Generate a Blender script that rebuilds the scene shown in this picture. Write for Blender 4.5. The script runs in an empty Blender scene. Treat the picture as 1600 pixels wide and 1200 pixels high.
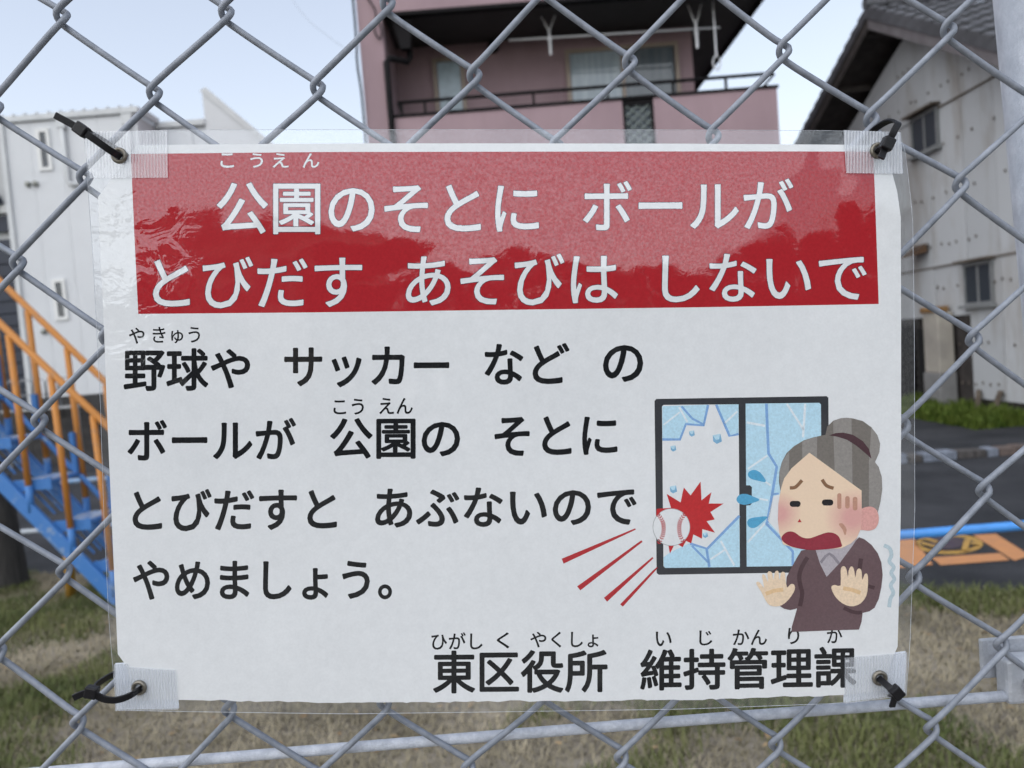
import bpy, bmesh, math, random
import numpy as np
from mathutils import Vector, Matrix, noise
from mathutils.geometry import tessellate_polygon

random.seed(7)
SC = bpy.context.scene
COL = SC.collection
RAD = math.radians

# ------------------------------------------------------------------ camera
CAM = Vector((0, 0, 1.40))
_p, _r = RAD(2.8), RAD(4.5)
FWD = Vector((0, math.cos(_p), -math.sin(_p)))
_r0, _u0 = Vector((1, 0, 0)), Vector((0, math.sin(_p), math.cos(_p)))
RGT = _r0 * math.cos(_r) - _u0 * math.sin(_r)
UPV = _r0 * math.sin(_r) + _u0 * math.cos(_r)
cd = bpy.data.cameras.new('camera')
cd.sensor_width = 36.0
cd.lens = 27.0
cd.clip_start, cd.clip_end = 0.02, 2000
cd.dof.use_dof = True
cd.dof.focus_distance = 0.415
cd.dof.aperture_fstop = 11.5
co = bpy.data.objects.new('camera', cd)
COL.objects.link(co)
mw = Matrix((RGT, UPV, -FWD)).transposed().to_4x4()
mw.translation = CAM
co.matrix_world = mw
SC.camera = co

# ------------------------------------------------------------------ sky, sun, exposure
SUN_AZ, SUN_EL = RAD(-142), RAD(42)       # soft light through a high veil, from behind the photographer
SUND = Vector((math.sin(SUN_AZ) * math.cos(SUN_EL), math.cos(SUN_AZ) * math.cos(SUN_EL), math.sin(SUN_EL)))
W = bpy.data.worlds.new('World')
SC.world = W
W.use_nodes = True
nt = W.node_tree
bg = nt.nodes['Background']
sky = nt.nodes.new('ShaderNodeTexSky')
sky.sky_type = 'NISHITA'
sky.sun_disc = False
sky.sun_elevation = SUN_EL
sky.sun_rotation = SUN_AZ
sky.air_density = 1.0
sky.dust_density = 1.0
sky.ozone_density = 1.0
# thin high veil: the whole sky's contrast is softened by one and the same curve c/(1+lum/k)
lum = nt.nodes.new('ShaderNodeRGBToBW')
ml = nt.nodes.new('ShaderNodeMath'); ml.operation = 'MULTIPLY_ADD'; ml.inputs[1].default_value = 1 / 3.8; ml.inputs[2].default_value = 1.0
iv = nt.nodes.new('ShaderNodeMath'); iv.operation = 'DIVIDE'; iv.inputs[0].default_value = 1.0
sc1 = nt.nodes.new('ShaderNodeVectorMath'); sc1.operation = 'SCALE'
nt.links.new(sky.outputs[0], lum.inputs[0])
nt.links.new(lum.outputs[0], ml.inputs[0])
nt.links.new(ml.outputs[0], iv.inputs[1])
veil = nt.nodes.new('ShaderNodeMix'); veil.data_type = 'RGBA'; veil.inputs[0].default_value = 0.64
nt.links.new(sky.outputs[0], veil.inputs[6]); nt.links.new(lum.outputs[0], veil.inputs[7])
nt.links.new(veil.outputs[2], sc1.inputs[0])
nt.links.new(iv.outputs[0], sc1.inputs['Scale'])
nt.links.new(sc1.outputs[0], bg.inputs['Color'])
bg.inputs['Strength'].default_value = 0.12
sl = bpy.data.lights.new('sun', 'SUN')
sl.energy = 0.55
sl.angle = RAD(120)
sl.color = (1.0, 0.985, 0.965)
so = bpy.data.objects.new('sun', sl)
so.rotation_euler = SUND.to_track_quat('Z', 'Y').to_euler()
so.location = (-8, -6, 14)
COL.objects.link(so)
vs = SC.view_settings
vs.view_transform = 'Standard'
vs.look = 'None'
vs.exposure = 2.18
vs.gamma = 1.0
vs.use_curve_mapping = False
SC.render.engine = 'CYCLES'
SC.cycles.use_denoising = True
SC.cycles.adaptive_threshold = 0.02
SC.cycles.max_bounces = 5
SC.cycles.diffuse_bounces = 3
SC.cycles.glossy_bounces = 2
SC.cycles.transparent_max_bounces = 16

# ------------------------------------------------------------------ projections (pixel of the 1600 x 1200 photo -> place)
def ray(px, py):
    return RGT * ((px - 800) / 1200) - UPV * ((py - 600) / 1200) + FWD
def atY(px, py, Y):
    d = ray(px, py)
    return CAM + d * (Y / d.y)
def cv(v):
    return RGT * v[0] - UPV * v[1] + FWD * v[2]
SGN_P = CAM + cv((-.003555, .022508, .409336))
SGN_U = cv((1.00445, -.00331, .00808)).normalized()
SGN_V = cv((-.01687, -.99414, -.04943))
SGN_V = (SGN_V - SGN_U * SGN_V.dot(SGN_U)).normalized()
SGN_N = SGN_U.cross(SGN_V).normalized()      # towards the camera
def S(px, py, off=0.0):
    d = ray(px, py)
    t = (SGN_P - CAM).dot(SGN_N) / d.dot(SGN_N)
    return CAM + d * t + SGN_N * off

# ------------------------------------------------------------------ materials
def nodes(name):
    m = bpy.data.materials.new(name)
    m.use_nodes = True
    return m, m.node_tree, m.node_tree.nodes['Principled BSDF']
def c4(c):
    return (c[0], c[1], c[2], 1)
def pm(name, col, rough=.6, metal=0., var=.0, vs=4., bump=0., bs=60., col2=None, det=6., spec=.5, stretch=None, lo=.35, hi=.65, rnd=0.):
    m, t, b = nodes(name)
    b.inputs['Roughness'].default_value = rough
    b.inputs['Metallic'].default_value = metal
    b.inputs['Specular IOR Level'].default_value = spec
    tc = t.nodes.new('ShaderNodeTexCoord')
    src = tc.outputs['Object']
    if stretch:
        mp = t.nodes.new('ShaderNodeMapping'); mp.inputs['Scale'].default_value = stretch
        t.links.new(src, mp.inputs[0]); src = mp.outputs[0]
    if var or col2:
        n = t.nodes.new('ShaderNodeTexNoise')
        n.inputs['Scale'].default_value = vs; n.inputs['Detail'].default_value = det
        n.inputs['Roughness'].default_value = .62
        t.links.new(src, n.inputs['Vector'])
        r = t.nodes.new('ShaderNodeValToRGB')
        r.color_ramp.elements[0].position = lo; r.color_ramp.elements[1].position = hi
        a = col if col2 else [x * (1 - var) for x in col]
        z = col2 if col2 else [min(1, x * (1 + var)) for x in col]
        r.color_ramp.elements[0].color = c4(a); r.color_ramp.elements[1].color = c4(z)
        t.links.new(n.outputs['Fac'], r.inputs[0])
        out = r.outputs[0]
        if rnd:
            oi = t.nodes.new('ShaderNodeObjectInfo')
            mr = t.nodes.new('ShaderNodeMapRange'); mr.inputs['To Min'].default_value = 1 - rnd; mr.inputs['To Max'].default_value = 1 + rnd
            t.links.new(oi.outputs['Random'], mr.inputs[0])
            mu = t.nodes.new('ShaderNodeVectorMath'); mu.operation = 'SCALE'
            t.links.new(out, mu.inputs[0]); t.links.new(mr.outputs[0], mu.inputs['Scale'])
            out = mu.outputs[0]
        t.links.new(out, b.inputs['Base Color'])
    else:
        b.inputs['Base Color'].default_value = c4(col)
    if bump:
        n2 = t.nodes.new('ShaderNodeTexNoise'); n2.inputs['Scale'].default_value = bs; n2.inputs['Detail'].default_value = 5
        t.links.new(src, n2.inputs['Vector'])
        bp = t.nodes.new('ShaderNodeBump'); bp.inputs['Strength'].default_value = bump; bp.inputs['Distance'].default_value = .01
        t.links.new(n2.outputs['Fac'], bp.inputs['Height']); t.links.new(bp.outputs[0], b.inputs['Normal'])
    return m

def laminate_group():
    """clear film bonded to the print: mirror-like gloss over a slightly wavy, crinkled sheet (same for every printed piece)"""
    g = bpy.data.node_groups.new('laminate', 'ShaderNodeTree')
    g.interface.new_socket('Shader', in_out='INPUT', socket_type='NodeSocketShader')
    g.interface.new_socket('Shader', in_out='OUTPUT', socket_type='NodeSocketShader')
    N, L = g.nodes, g.links
    gi, go = N.new('NodeGroupInput'), N.new('NodeGroupOutput')
    ge = N.new('ShaderNodeNewGeometry'); pos = ge.outputs['Position']
    def nz(scale, det, dist=0.):
        n = N.new('ShaderNodeTexNoise'); n.inputs['Scale'].default_value = scale; n.inputs['Detail'].default_value = det; n.inputs['Distortion'].default_value = dist
        L.new(pos, n.inputs['Vector']); return n.outputs['Fac']
    def near(px, py, r0, r1):
        vd = N.new('ShaderNodeVectorMath'); vd.operation = 'DISTANCE'; vd.inputs[1].default_value = S(px, py); L.new(pos, vd.inputs[0])
        mr = N.new('ShaderNodeMapRange'); mr.interpolation_type = 'SMOOTHSTEP'; mr.inputs['From Min'].default_value = r0; mr.inputs['From Max'].default_value = r1
        L.new(vd.outputs['Value'], mr.inputs[0]); return mr.outputs[0]
    def op(o, a, b):
        m = N.new('ShaderNodeMath'); m.operation = o
        for k, v in enumerate((a, b)):
            if isinstance(v, (int, float)): m.inputs[k].default_value = v
            else: L.new(v, m.inputs[k])
        return m.outputs[0]
    h = op('MULTIPLY', nz(11, 0), .0030)
    h = op('ADD', h, op('MULTIPLY', nz(30, .8), .00095))
    h = op('ADD', h, op('MULTIPLY', nz(130, 2, .6), .000035))
    h = op('ADD', h, op('MULTIPLY', nz(900, 2), .0000022))
    crk = op('MAXIMUM', near(150, 470, .075, .015), near(170, 330, .045, .01))
    h = op('ADD', h, op('MULTIPLY', crk, op('MULTIPLY', nz(62, 3, 1.0), .0013)))
    h = op('ADD', h, op('MULTIPLY', near(1405, 300, .050, .004), .0016))
    bp = N.new('ShaderNodeBump'); bp.inputs['Strength'].default_value = 1; bp.inputs['Distance'].default_value = 1
    L.new(h, bp.inputs['Height'])
    dn = N.new('ShaderNodeVectorMath'); dn.operation = 'DOT_PRODUCT'; L.new(ge.outputs['Incoming'], dn.inputs[0]); L.new(bp.outputs[0], dn.inputs[1])
    om = op('SUBTRACT', 1, op('ABSOLUTE', dn.outputs['Value'], 0))
    f = op('ADD', op('MULTIPLY', op('POWER', op('MAXIMUM', om, 0), 5), .93), .060)
    mot = N.new('ShaderNodeMapRange'); mot.inputs['From Min'].default_value = .32; mot.inputs['From Max'].default_value = .70; mot.inputs['To Min'].default_value = .68; mot.inputs['To Max'].default_value = 1.38
    L.new(nz(720, 3), mot.inputs[0])
    f = op('MULTIPLY', f, mot.outputs[0])
    gl = N.new('ShaderNodeBsdfGlossy'); gl.inputs['Roughness'].default_value = .045; gl.inputs['Color'].default_value = (.90, .95, 1, 1); L.new(bp.outputs[0], gl.inputs['Normal'])
    mx = N.new('ShaderNodeMixShader'); L.new(f, mx.inputs[0]); L.new(gi.outputs[0], mx.inputs[1]); L.new(gl.outputs[0], mx.inputs[2]); L.new(mx.outputs[0], go.inputs[0])
    return g
LAM = laminate_group()
def laminated(m):
    t = m.node_tree; out = t.nodes['Material Output']; src = out.inputs['Surface'].links[0].from_socket
    gn = t.nodes.new('ShaderNodeGroup'); gn.node_tree = LAM
    t.links.new(src, gn.inputs[0]); t.links.new(gn.outputs[0], out.inputs['Surface'])
    return m
def ink(name, col, var=.10, vs=900.):
    """flat print on paper: fine toner mottle only, under the laminate"""
    return laminated(pm(name, col, rough=.75, var=var, vs=vs, det=3., spec=.1, lo=.3, hi=.7))

# ------------------------------------------------------------------ mesh helpers
class MB:
    def __init__(s):
        s.v, s.f = [], []
    def quad(s, *p):
        i = len(s.v); s.v += [Vector(q) for q in p]; s.f.append(tuple(range(i, i + len(p)))); return s
    def box(s, a, b):
        x0, y0, z0 = (min(a[k], b[k]) for k in range(3)); x1, y1, z1 = (max(a[k], b[k]) for k in range(3))
        i = len(s.v)
        s.v += [Vector(q) for q in ((x0, y0, z0), (x1, y0, z0), (x1, y1, z0), (x0, y1, z0), (x0, y0, z1), (x1, y0, z1), (x1, y1, z1), (x0, y1, z1))]
        s.f += [tuple(i + k for k in q) for q in ((0, 3, 2, 1), (4, 5, 6, 7), (0, 1, 5, 4), (1, 2, 6, 5), (2, 3, 7, 6), (3, 0, 4, 7))]
        return s
    def obox(s, c, ax, ay, az):
        """box about centre c with half-axis vectors"""
        i = len(s.v); c = Vector(c)
        for sz in (-1, 1):
            for sx, sy in ((-1, -1), (1, -1), (1, 1), (-1, 1)):
                s.v.append(c + ax * sx + ay * sy + az * sz)
        s.f += [tuple(i + k for k in q) for q in ((0, 3, 2, 1), (4, 5, 6, 7), (0, 1, 5, 4), (1, 2, 6, 5), (2, 3, 7, 6), (3, 0, 4, 7))]
        return s
    def tube(s, pts, r, n=8, caps=True):
        pts = [Vector(q) for q in pts]
        rs = r if isinstance(r, (list, tuple)) else [r] * len(pts)
        t0 = (pts[1] - pts[0]).normalized()
        a = t0.orthogonal().normalized()
        base = len(s.v)
        for k, q in enumerate(pts):
            t = (pts[min(k + 1, len(pts) - 1)] - pts[max(k - 1, 0)]).normalized()
            a = (a - t * a.dot(t)).normalized()
            b = t.cross(a)
            for j in range(n):
                th = 2 * math.pi * j / n
                s.v.append(q + (a * math.cos(th) + b * math.sin(th)) * rs[k])
        for k in range(len(pts) - 1):
            for j in range(n):
                p0, p1 = base + k * n + j, base + k * n + (j + 1) % n
                s.f.append((p0, p1, p1 + n, p0 + n))
        if caps:
            s.f.append(tuple(base + j for j in range(n))[::-1])
            s.f.append(tuple(base + (len(pts) - 1) * n + j for j in range(n)))
        return s
    def prism(s, poly, dvec):
        """planar polygon (3D points, any shape) extruded along dvec"""
        poly = [Vector(q) for q in poly]; n = len(poly); i = len(s.v); d = Vector(dvec)
        s.v += poly + [q + d for q in poly]
        tris = tessellate_polygon([poly])
        for t in tris:
            s.f.append(tuple(i + k for k in t)); s.f.append(tuple(i + n + k for k in t[::-1]))
        for k in range(n):
            s.f.append((i + k, i + (k + 1) % n, i + n + (k + 1) % n, i + n + k))
        return s
    def sheet(s, poly):
        poly = [Vector(q) for q in poly]; i = len(s.v)
        s.v += poly
        for t in tessellate_polygon([poly]):
            s.f.append(tuple(i + k for k in t))
        return s
    def build(s, name, mat, parent=None, smooth=False, bevel=0., seg=2, fix=True):
        me = bpy.data.meshes.new(name)
        me.from_pydata([tuple(v) for v in s.v], [], s.f)
        if fix:
            bm = bmesh.new(); bm.from_mesh(me); bmesh.ops.recalc_face_normals(bm, faces=bm.faces); bm.to_mesh(me); bm.free()
        if smooth:
            me.polygons.foreach_set('use_smooth', [True] * len(me.polygons))
        o = bpy.data.objects.new(name, me); COL.objects.link(o)
        me.materials.append(mat)
        if bevel:
            md = o.modifiers.new('bevel', 'BEVEL'); md.width = bevel; md.segments = seg; md.limit_method = 'ANGLE'
        if parent is not None:
            attach(o, parent)
        return o
def attach(o, parent):
    o.parent = parent
    if parent.type == 'EMPTY':
        o.matrix_parent_inverse = Matrix.Translation(parent.location).inverted()
def thing(name, label, cat, loc, group=None):
    o = bpy.data.objects.new(name, None); o.location = loc; o.empty_display_size = .1
    COL.objects.link(o)
    return tag(o, label, cat, group)
def tag(o, label, cat, group=None):
    o['label'] = label; o['category'] = cat
    if group: o['group'] = group
    return o
def struct(o, kind='structure'):
    o['kind'] = kind
    return o
def crom(pts, n=6, closed=False):
    """Catmull-Rom through points (any dimension)"""
    P = [np.array(q, float) for q in pts]; out = []
    N = len(P)
    rng = range(N) if closed else range(N - 1)
    for i in rng:
        if closed:
            a, b, c, d = P[(i - 1) % N], P[i], P[(i + 1) % N], P[(i + 2) % N]
        else:
            a, b, c, d = P[max(i - 1, 0)], P[i], P[i + 1], P[min(i + 2, N - 1)]
        for k in range(n):
            t = k / n
            out.append(.5 * ((2 * b) + (c - a) * t + (2 * a - 5 * b + 4 * c - d) * t * t + (3 * b - a - 3 * c + d) * t ** 3))
    if not closed: out.append(P[-1])
    return out

def ccrom(pts, ns):
    """centripetal Catmull-Rom: no overshoot between unequal gaps"""
    P = [np.array(q, float) for q in pts]; out = []
    P = [2 * P[0] - P[1]] + P + [2 * P[-1] - P[-2]]
    for i in range(1, len(P) - 2):
        p0, p1, p2, p3 = P[i - 1:i + 3]
        t0 = 0; t1 = t0 + np.linalg.norm(p1 - p0) ** .5; t2 = t1 + np.linalg.norm(p2 - p1) ** .5; t3 = t2 + np.linalg.norm(p3 - p2) ** .5
        n = ns[0] if np.linalg.norm(p2 - p1) < .02 else ns[1]
        for k in range(n):
            t = t1 + (t2 - t1) * k / n
            a1 = (t1 - t) / (t1 - t0) * p0 + (t - t0) / (t1 - t0) * p1; a2 = (t2 - t) / (t2 - t1) * p1 + (t - t1) / (t2 - t1) * p2; a3 = (t3 - t) / (t3 - t2) * p2 + (t - t2) / (t3 - t2) * p3
            b1 = (t2 - t) / (t2 - t0) * a1 + (t - t0) / (t2 - t0) * a2; b2 = (t3 - t) / (t3 - t1) * a2 + (t - t1) / (t3 - t1) * a3
            out.append((t2 - t) / (t2 - t1) * b1 + (t - t1) / (t2 - t1) * b2)
    out.append(P[-2])
    return out

# ================================================================== GROUND
ground_m = pm('bare_earth', (.13, .115, .09), rough=.95, col2=(.31, .28, .235), vs=1.6, det=9, bump=.6, bs=45, spec=.1, lo=.38, hi=.66)
asphalt_m = pm('asphalt', (.022, .024, .028), rough=.9, col2=(.048, .050, .056), vs=1.4, det=14, bump=.7, bs=130, spec=.2)
g = MB().quad((-300, -300, 0), (300, -300, 0), (300, 300, 0), (-300, 300, 0)).build('ground', ground_m)
struct(g)
def edgeY(x):   # border between the grass and the road
    return 4.36 - .318 * (x - .3)
rd = MB().sheet([(-40, edgeY(-40), .004), (14, edgeY(14), .004), (14, 60, .004), (-40, 60, .004)]).build('road', asphalt_m)
struct(rd)

# ================================================================== PLAYGROUND FENCE + SIGN are nearest; setting first
# ---- white house on the left
white_m = pm('white_siding', (.58, .60, .62), rough=.7, var=.025, vs=1.2, bump=.15, bs=220, rnd=.015)
trim_m = pm('house_trim', (.52, .54, .55), rough=.6, var=.06, vs=3)
frame_m = pm('pale_window_frame', (.66, .67, .66), rough=.5, var=.04, vs=8)
glass_m = pm('dark_glass', (.035, .045, .055), rough=.08, spec=.6)
plinth_m = pm('dark_plinth', (.035, .035, .035), rough=.9, var=.3, vs=3)
H = thing('white_house', 'tall white modern house with slit windows behind the blue slide steps', 'house', (-7.6, 14.6, 0))
Y0 = 14.6
MB().box((-9.1, Y0 + .03, 0), (-6.62, Y0 + 9, 6.28)).build('core_wall', white_m, H)
MB().box((-6.64, 15.42, 0), (-5.58, Y0 + 9, 6.20)).build('core_wall', white_m, H)
MB().box((-5.57, 15.42, 0), (-3.4, Y0 + 9, 5.0)).build('core_wall', white_m, H)
xs = [-9.1, -8.62, -8.05, -7.35, -6.6]
for a, b in zip(xs[:-1], xs[1:]):
    MB().box((a + .0015, Y0, 1.12), (b - .0015, Y0 + .04, 6.27)).build('siding_panel', white_m, H, bevel=.003)
for a, b in ((-6.6, -5.9), (-5.9, -5.2), (-5.2, -4.4), (-4.4, -3.42)):
    MB().box((a + .004, 15.39, 1.12), (b - .004, 15.425, 6.2 if b < -5.8 else 5.0)).build('siding_panel', white_m, H, bevel=.006)
# gable fin rising above the flat part
MB().prism([(-5.62, 15.37, 5.6), (-5.62, 15.37, 6.86), (-5.56, 15.37, 6.86), (-4.25, 15.37, 5.6)], (0, 3.5, 0)).build('fin_wall', white_m, H)
MB().prism([(-5.66, 15.34, 6.87), (-5.54, 15.34, 6.93), (-4.15, 15.34, 5.58), (-4.25, 15.34, 5.53)], (0, 3.6, 0)).build('fin_coping', trim_m, H)
cap = MB().box((-9.18, Y0 - .06, 6.285), (-6.54, Y0 + .2, 6.40)).build('parapet_coping', trim_m, H, bevel=.012)
for k in range(12):
    x = -9.1 + k * .22
    MB().box((x, Y0 - .066, 6.40), (x + .03, Y0 + .1, 6.43)).build('coping_clip', trim_m, cap)
MB().box((-6.62, Y0 + .2, 6.29), (-6.52, 15.4, 6.41)).build('parapet_coping', trim_m, H)
MB().box((-6.6, 15.33, 6.21), (-5.62, 15.6, 6.33)).build('parapet_coping', trim_m, H, bevel=.012)
MB().box((-9.17, Y0 - .05, 0.2), (-9.08, Y0 + .05, 6.28)).build('corner_trim', trim_m, H)
dp = MB().tube([(-7.98, Y0 - .05, 6.28), (-7.97, Y0 - .05, 5.12), (-7.93, Y0 - .05, 5.06), (-7.7, Y0 - .05, 5.05)], .045, 8).build('downpipe', trim_m, H, smooth=True)
MB().box((-8.06, Y0 - .10, 6.10), (-7.90, Y0 - .0, 6.27)).build('rain_hopper', trim_m, H, bevel=.01)
MB().box((-6.86, Y0 - .08, 6.08), (-6.66, Y0 - .0, 6.27)).build('rain_hopper', trim_m, H, bevel=.01)
MB().tube([(-6.76, Y0 - .05, 6.1), (-6.76, Y0 - .05, .3)], .045, 8).build('downpipe', trim_m, H, smooth=True)
for z0, z1 in ((5.36, 6.13), (2.56, 3.33)):
    w = MB()
    w.box((-8.50, Y0 - .035, z0), (-8.43, Y0 + .0, z1)).box((-8.31, Y0 - .035, z0), (-8.25, Y0 + .0, z1))
    w.box((-8.43, Y0 - .033, z0), (-8.31, Y0 + .0, z0 + .06)).box((-8.43, Y0 - .033, z1 - .06), (-8.31, Y0 + .0, z1))
    w = w.build('window', frame_m, H)
    MB().box((-8.43, Y0 - .012, z0 + .06), (-8.31, Y0 - .003, z1 - .06)).build('pane', glass_m, w)
vent_m = pm('vent_metal', (.30, .31, .28), rough=.4, metal=.6, var=.15, vs=20)
for zz in (5.13, 2.37):
    for xx in (-8.74, -8.60):
        MB().tube([(xx, Y0 - .001, zz), (xx, Y0 - .05, zz), (xx, Y0 - .075, zz - .01)], [.052, .052, .03], 12).build('vent_cap', vent_m, H, smooth=True)
MB().box((-9.1, Y0 - .02, 0), (-6.6, Y0 + .03, 1.115)).build('foundation_wall', plinth_m, H)
MB().box((-6.6, 15.37, 0), (-3.42, 15.42, 1.115)).build('foundation_wall', plinth_m, H)

# ---- low dark garden wall in front of it
GW = thing('garden_wall', 'low dark block garden wall at the foot of the white house', 'wall', (-7.8, 13.0, 0))
blk_m = pm('dark_block', (.04, .038, .037), rough=.95, var=.35, vs=5, bump=.5, bs=40, rnd=.25)
for row in range(5):
    for k in range(15):
        x = -11.2 + k * .40 + (row % 2) * .2
        MB().box((x + .006, 13.0, row * .2 + .004), (x + .394, 13.14, row * .2 + .196)).build('concrete_block', blk_m, GW)
MB().box((-11.2, 13.012, 0), (-5.0, 13.128, .99)).build('mortar_core', plinth_m, GW)

# ---- grey neighbour and its garage at the far left edge
grey_m = pm('grey_render', (.42, .43, .43), rough=.8, var=.06, vs=2)
navy_m = pm('navy_shutter', (.012, .018, .034), rough=.55, var=.2, vs=3)
N = thing('grey_house', 'grey neighbouring house with round dark canopy at the far left edge', 'house', (-12.5, 17, 0))
MB().box((-17, 17, 0), (-10.45, 24, 6.9)).build('wall', grey_m, N)
MB().box((-17.2, 16.8, 6.9), (-10.35, 24.2, 7.05)).build('roof', trim_m, N, bevel=.02)
cn = [(-11.7 + .95 * math.cos(a), 16.98, 5.35 + .55 * math.sin(a)) for a in np.linspace(0, math.pi, 12)]
MB().prism(cn, (0, -.5, 0)).build('canopy', navy_m, N)
MB().box((-12.8, 16.9, 5.16), (-10.5, 16.999, 5.32)).build('sill', frame_m, N)
MB().box((-12.8, 16.9, 4.75), (-10.5, 16.999, 5.1)).build('shutter_box', navy_m, N)
G = thing('garage', 'dark navy garage with ribbed shutter left of the white house', 'garage', (-11, 15.6, 0))
MB().box((-14, 15.66, 0), (-9.25, 16.8, 4.35)).build('wall', navy_m, G)
for k in range(16):
    MB().box((-13.6, 15.6, .1 + k * .25), (-9.5, 15.655, .335 + k * .25)).build('shutter_slat', navy_m, G, bevel=.01)
# ---- pipe rack by the white house
steel_m = pm('dull_steel', (.30, .31, .32), rough=.45, metal=.7, var=.2, vs=30)
RK = thing('pipe_rack', 'thin grey metal pipe rack standing before the white house', 'rack', (-8.2, 12.7, 1.0))
for k in range(5):
    x = -8.35 + k * .22
    MB().tube([(x, 12.72, .99), (x, 12.72, 1.42), (x + .05, 12.72, 1.47), (x + .15, 12.72, 1.47), (x + .2, 12.72, 1.42), (x + .2, 12.72, .99)], .012, 6).build('hoop', steel_m, RK, smooth=True)
MB().tube([(-8.4, 12.72, 1.22), (-7.2, 12.72, 1.22)], .012, 6).build('crossbar', steel_m, RK)
MB().box((-8.45, 12.66, .96), (-7.15, 12.78, 1.0)).build('shelf', steel_m, RK)
for x in (-8.4, -7.2):
    MB().tube([(x, 12.72, 0), (x, 12.72, .97)], .015, 6).build('leg', steel_m, RK)

# ---- pink apartment building in the middle
pink_m = pm('pink_render', (.27, .19, .21), rough=.85, col2=(.35, .25, .27), vs=.9, det=9, bump=.35, bs=120, stretch=(1.6, 1.6, .45), lo=.3, hi=.7)
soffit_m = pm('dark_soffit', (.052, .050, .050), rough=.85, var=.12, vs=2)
black_m = pm('black_iron', (.010, .009, .010), rough=.7, var=.2, vs=20, spec=.12)
tan_m = pm('bronze_frame', (.27, .22, .18), rough=.5, metal=.2, var=.06, vs=10)
curt_m = pm('net_curtain', (.62, .66, .70), rough=.9, col2=(.45, .50, .55), vs=6, stretch=(3, 1, .25), spec=.2)
curt2_m = pm('dark_curtain', (.10, .12, .14), rough=.9, col2=(.15, .17, .19), vs=6, stretch=(3, 1, .25), spec=.2)
frost_m = pm('frosted_pane', (.36, .46, .52), rough=.25, var=.12, vs=5)
pole_m = pm('pale_pole', (.55, .56, .58), rough=.4, metal=.3, var=.08, vs=20)
B = thing('pink_building', 'pink rendered apartment building with balcony and dark overhanging slab', 'building', (1.0, 12.4, 0))
XL, XR, YF, YB = -1.76, 4.05, 11.0, 12.4
MB().box((XL + .02, YB, 0), (3.26, 22, 13)).build('wall', pink_m, B)
MB().box((XL, YF + .01, 0), (-1.42, YB - .004, 13)).build('wing_wall', pink_m, B, bevel=.01)
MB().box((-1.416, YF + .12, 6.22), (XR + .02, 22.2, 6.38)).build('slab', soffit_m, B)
MB().box((-1.414, YF, 6.19), (XR + .05, YF + .116, 7.4)).build('upper_parapet', pink_m, B, bevel=.01)
MB().box((XR - .06, YF + .118, 6.385), (XR + .05, 22.2, 7.4)).build('upper_parapet', pink_m, B)
MB().box((-1.41, YF - .012, 6.14), (XR + .06, YF + .118, 6.188)).build('drip_edge', black_m, B)
MB().box((XR + .02, YF + .12, 6.16), (XR + .075, 22.2, 6.384)).build('drip_edge', black_m, B)
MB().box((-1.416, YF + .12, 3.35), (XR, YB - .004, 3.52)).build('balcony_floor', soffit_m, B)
# balcony parapet in two stretches around the lattice opening
for a, b in ((-1.412, 1.86), (2.30, XR)):
    MB().box((a, YF, 3.2), (b, YF + .116, 4.735)).build('balcony_parapet', pink_m, B, bevel=.008)
MB().box((1.862, YF + .01, 3.2), (2.298, YF + .11, 3.9)).build('balcony_parapet', pink_m, B)
MB().box((XR - .116, YF + .12, 3.2), (XR - .001, YB - .1, 4.735)).build('balcony_parapet', pink_m, B)
cop = MB().box((-1.412, YF - .02, 4.737), (XR + .02, YF + .13, 4.775)).build('parapet_coping', black_m, B)
pan = MB()
pan.box((1.862, YF + .02, 3.9), (1.90, YF + .08, 4.735)).box((2.26, YF + .02, 3.9), (2.298, YF + .08, 4.735)).box((1.90, YF + .02, 4.66), (2.26, YF + .08, 4.735))
pan = pan.build('lattice_frame', black_m, B)
lat_m = pm('lattice_iron', (.16, .19, .18), rough=.5, metal=.3, var=.2, vs=30)
for k in range(10):
    for sg in (-1, 1):
        z = 3.78 + k * .12
        x0, x1 = 1.90, 2.26
        if sg < 0: x0, x1 = x1, x0
        z1 = z + .30
        za, zb = max(3.9, z), min(4.66, z1)
        if zb <= za: continue
        fa, fb = (za - z) / .30, (zb - z) / .30
        yy = YF + (.04 if sg > 0 else .056)
        MB().tube([(x0 + (x1 - x0) * fa, yy, za), (x0 + (x1 - x0) * fb, yy, zb)], .011, 5).build('lattice_bar', lat_m, pan)
MB().box((1.9, YF + .085, 3.9), (2.26, YF + .095, 4.66)).build('lattice_back', curt2_m, pan)
rl = MB().tube([(-1.30, YF + .05, 4.955), (XR - .02, YF + .05, 4.955)], .026, 8).build('railing', black_m, B, smooth=True)
for x in (-1.25, -.92, .62, 1.67, 2.6, 3.35):
    MB().box((x - .017, YF + .035, 4.775), (x + .017, YF + .065, 4.95)).build('railing_post', black_m, B)
MB().obox((-1.27, YF + .05, 4.865), Vector((.03, 0, -.085)), Vector((0, .012, 0)), Vector((.017, 0, .006))).build('railing_brace', black_m, B)
MB().obox((XR - .09, YF + .05, 4.865), Vector((.08, 0, .08)), Vector((0, .012, 0)), Vector((.012, 0, -.012))).build('railing_brace', black_m, B)
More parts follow.
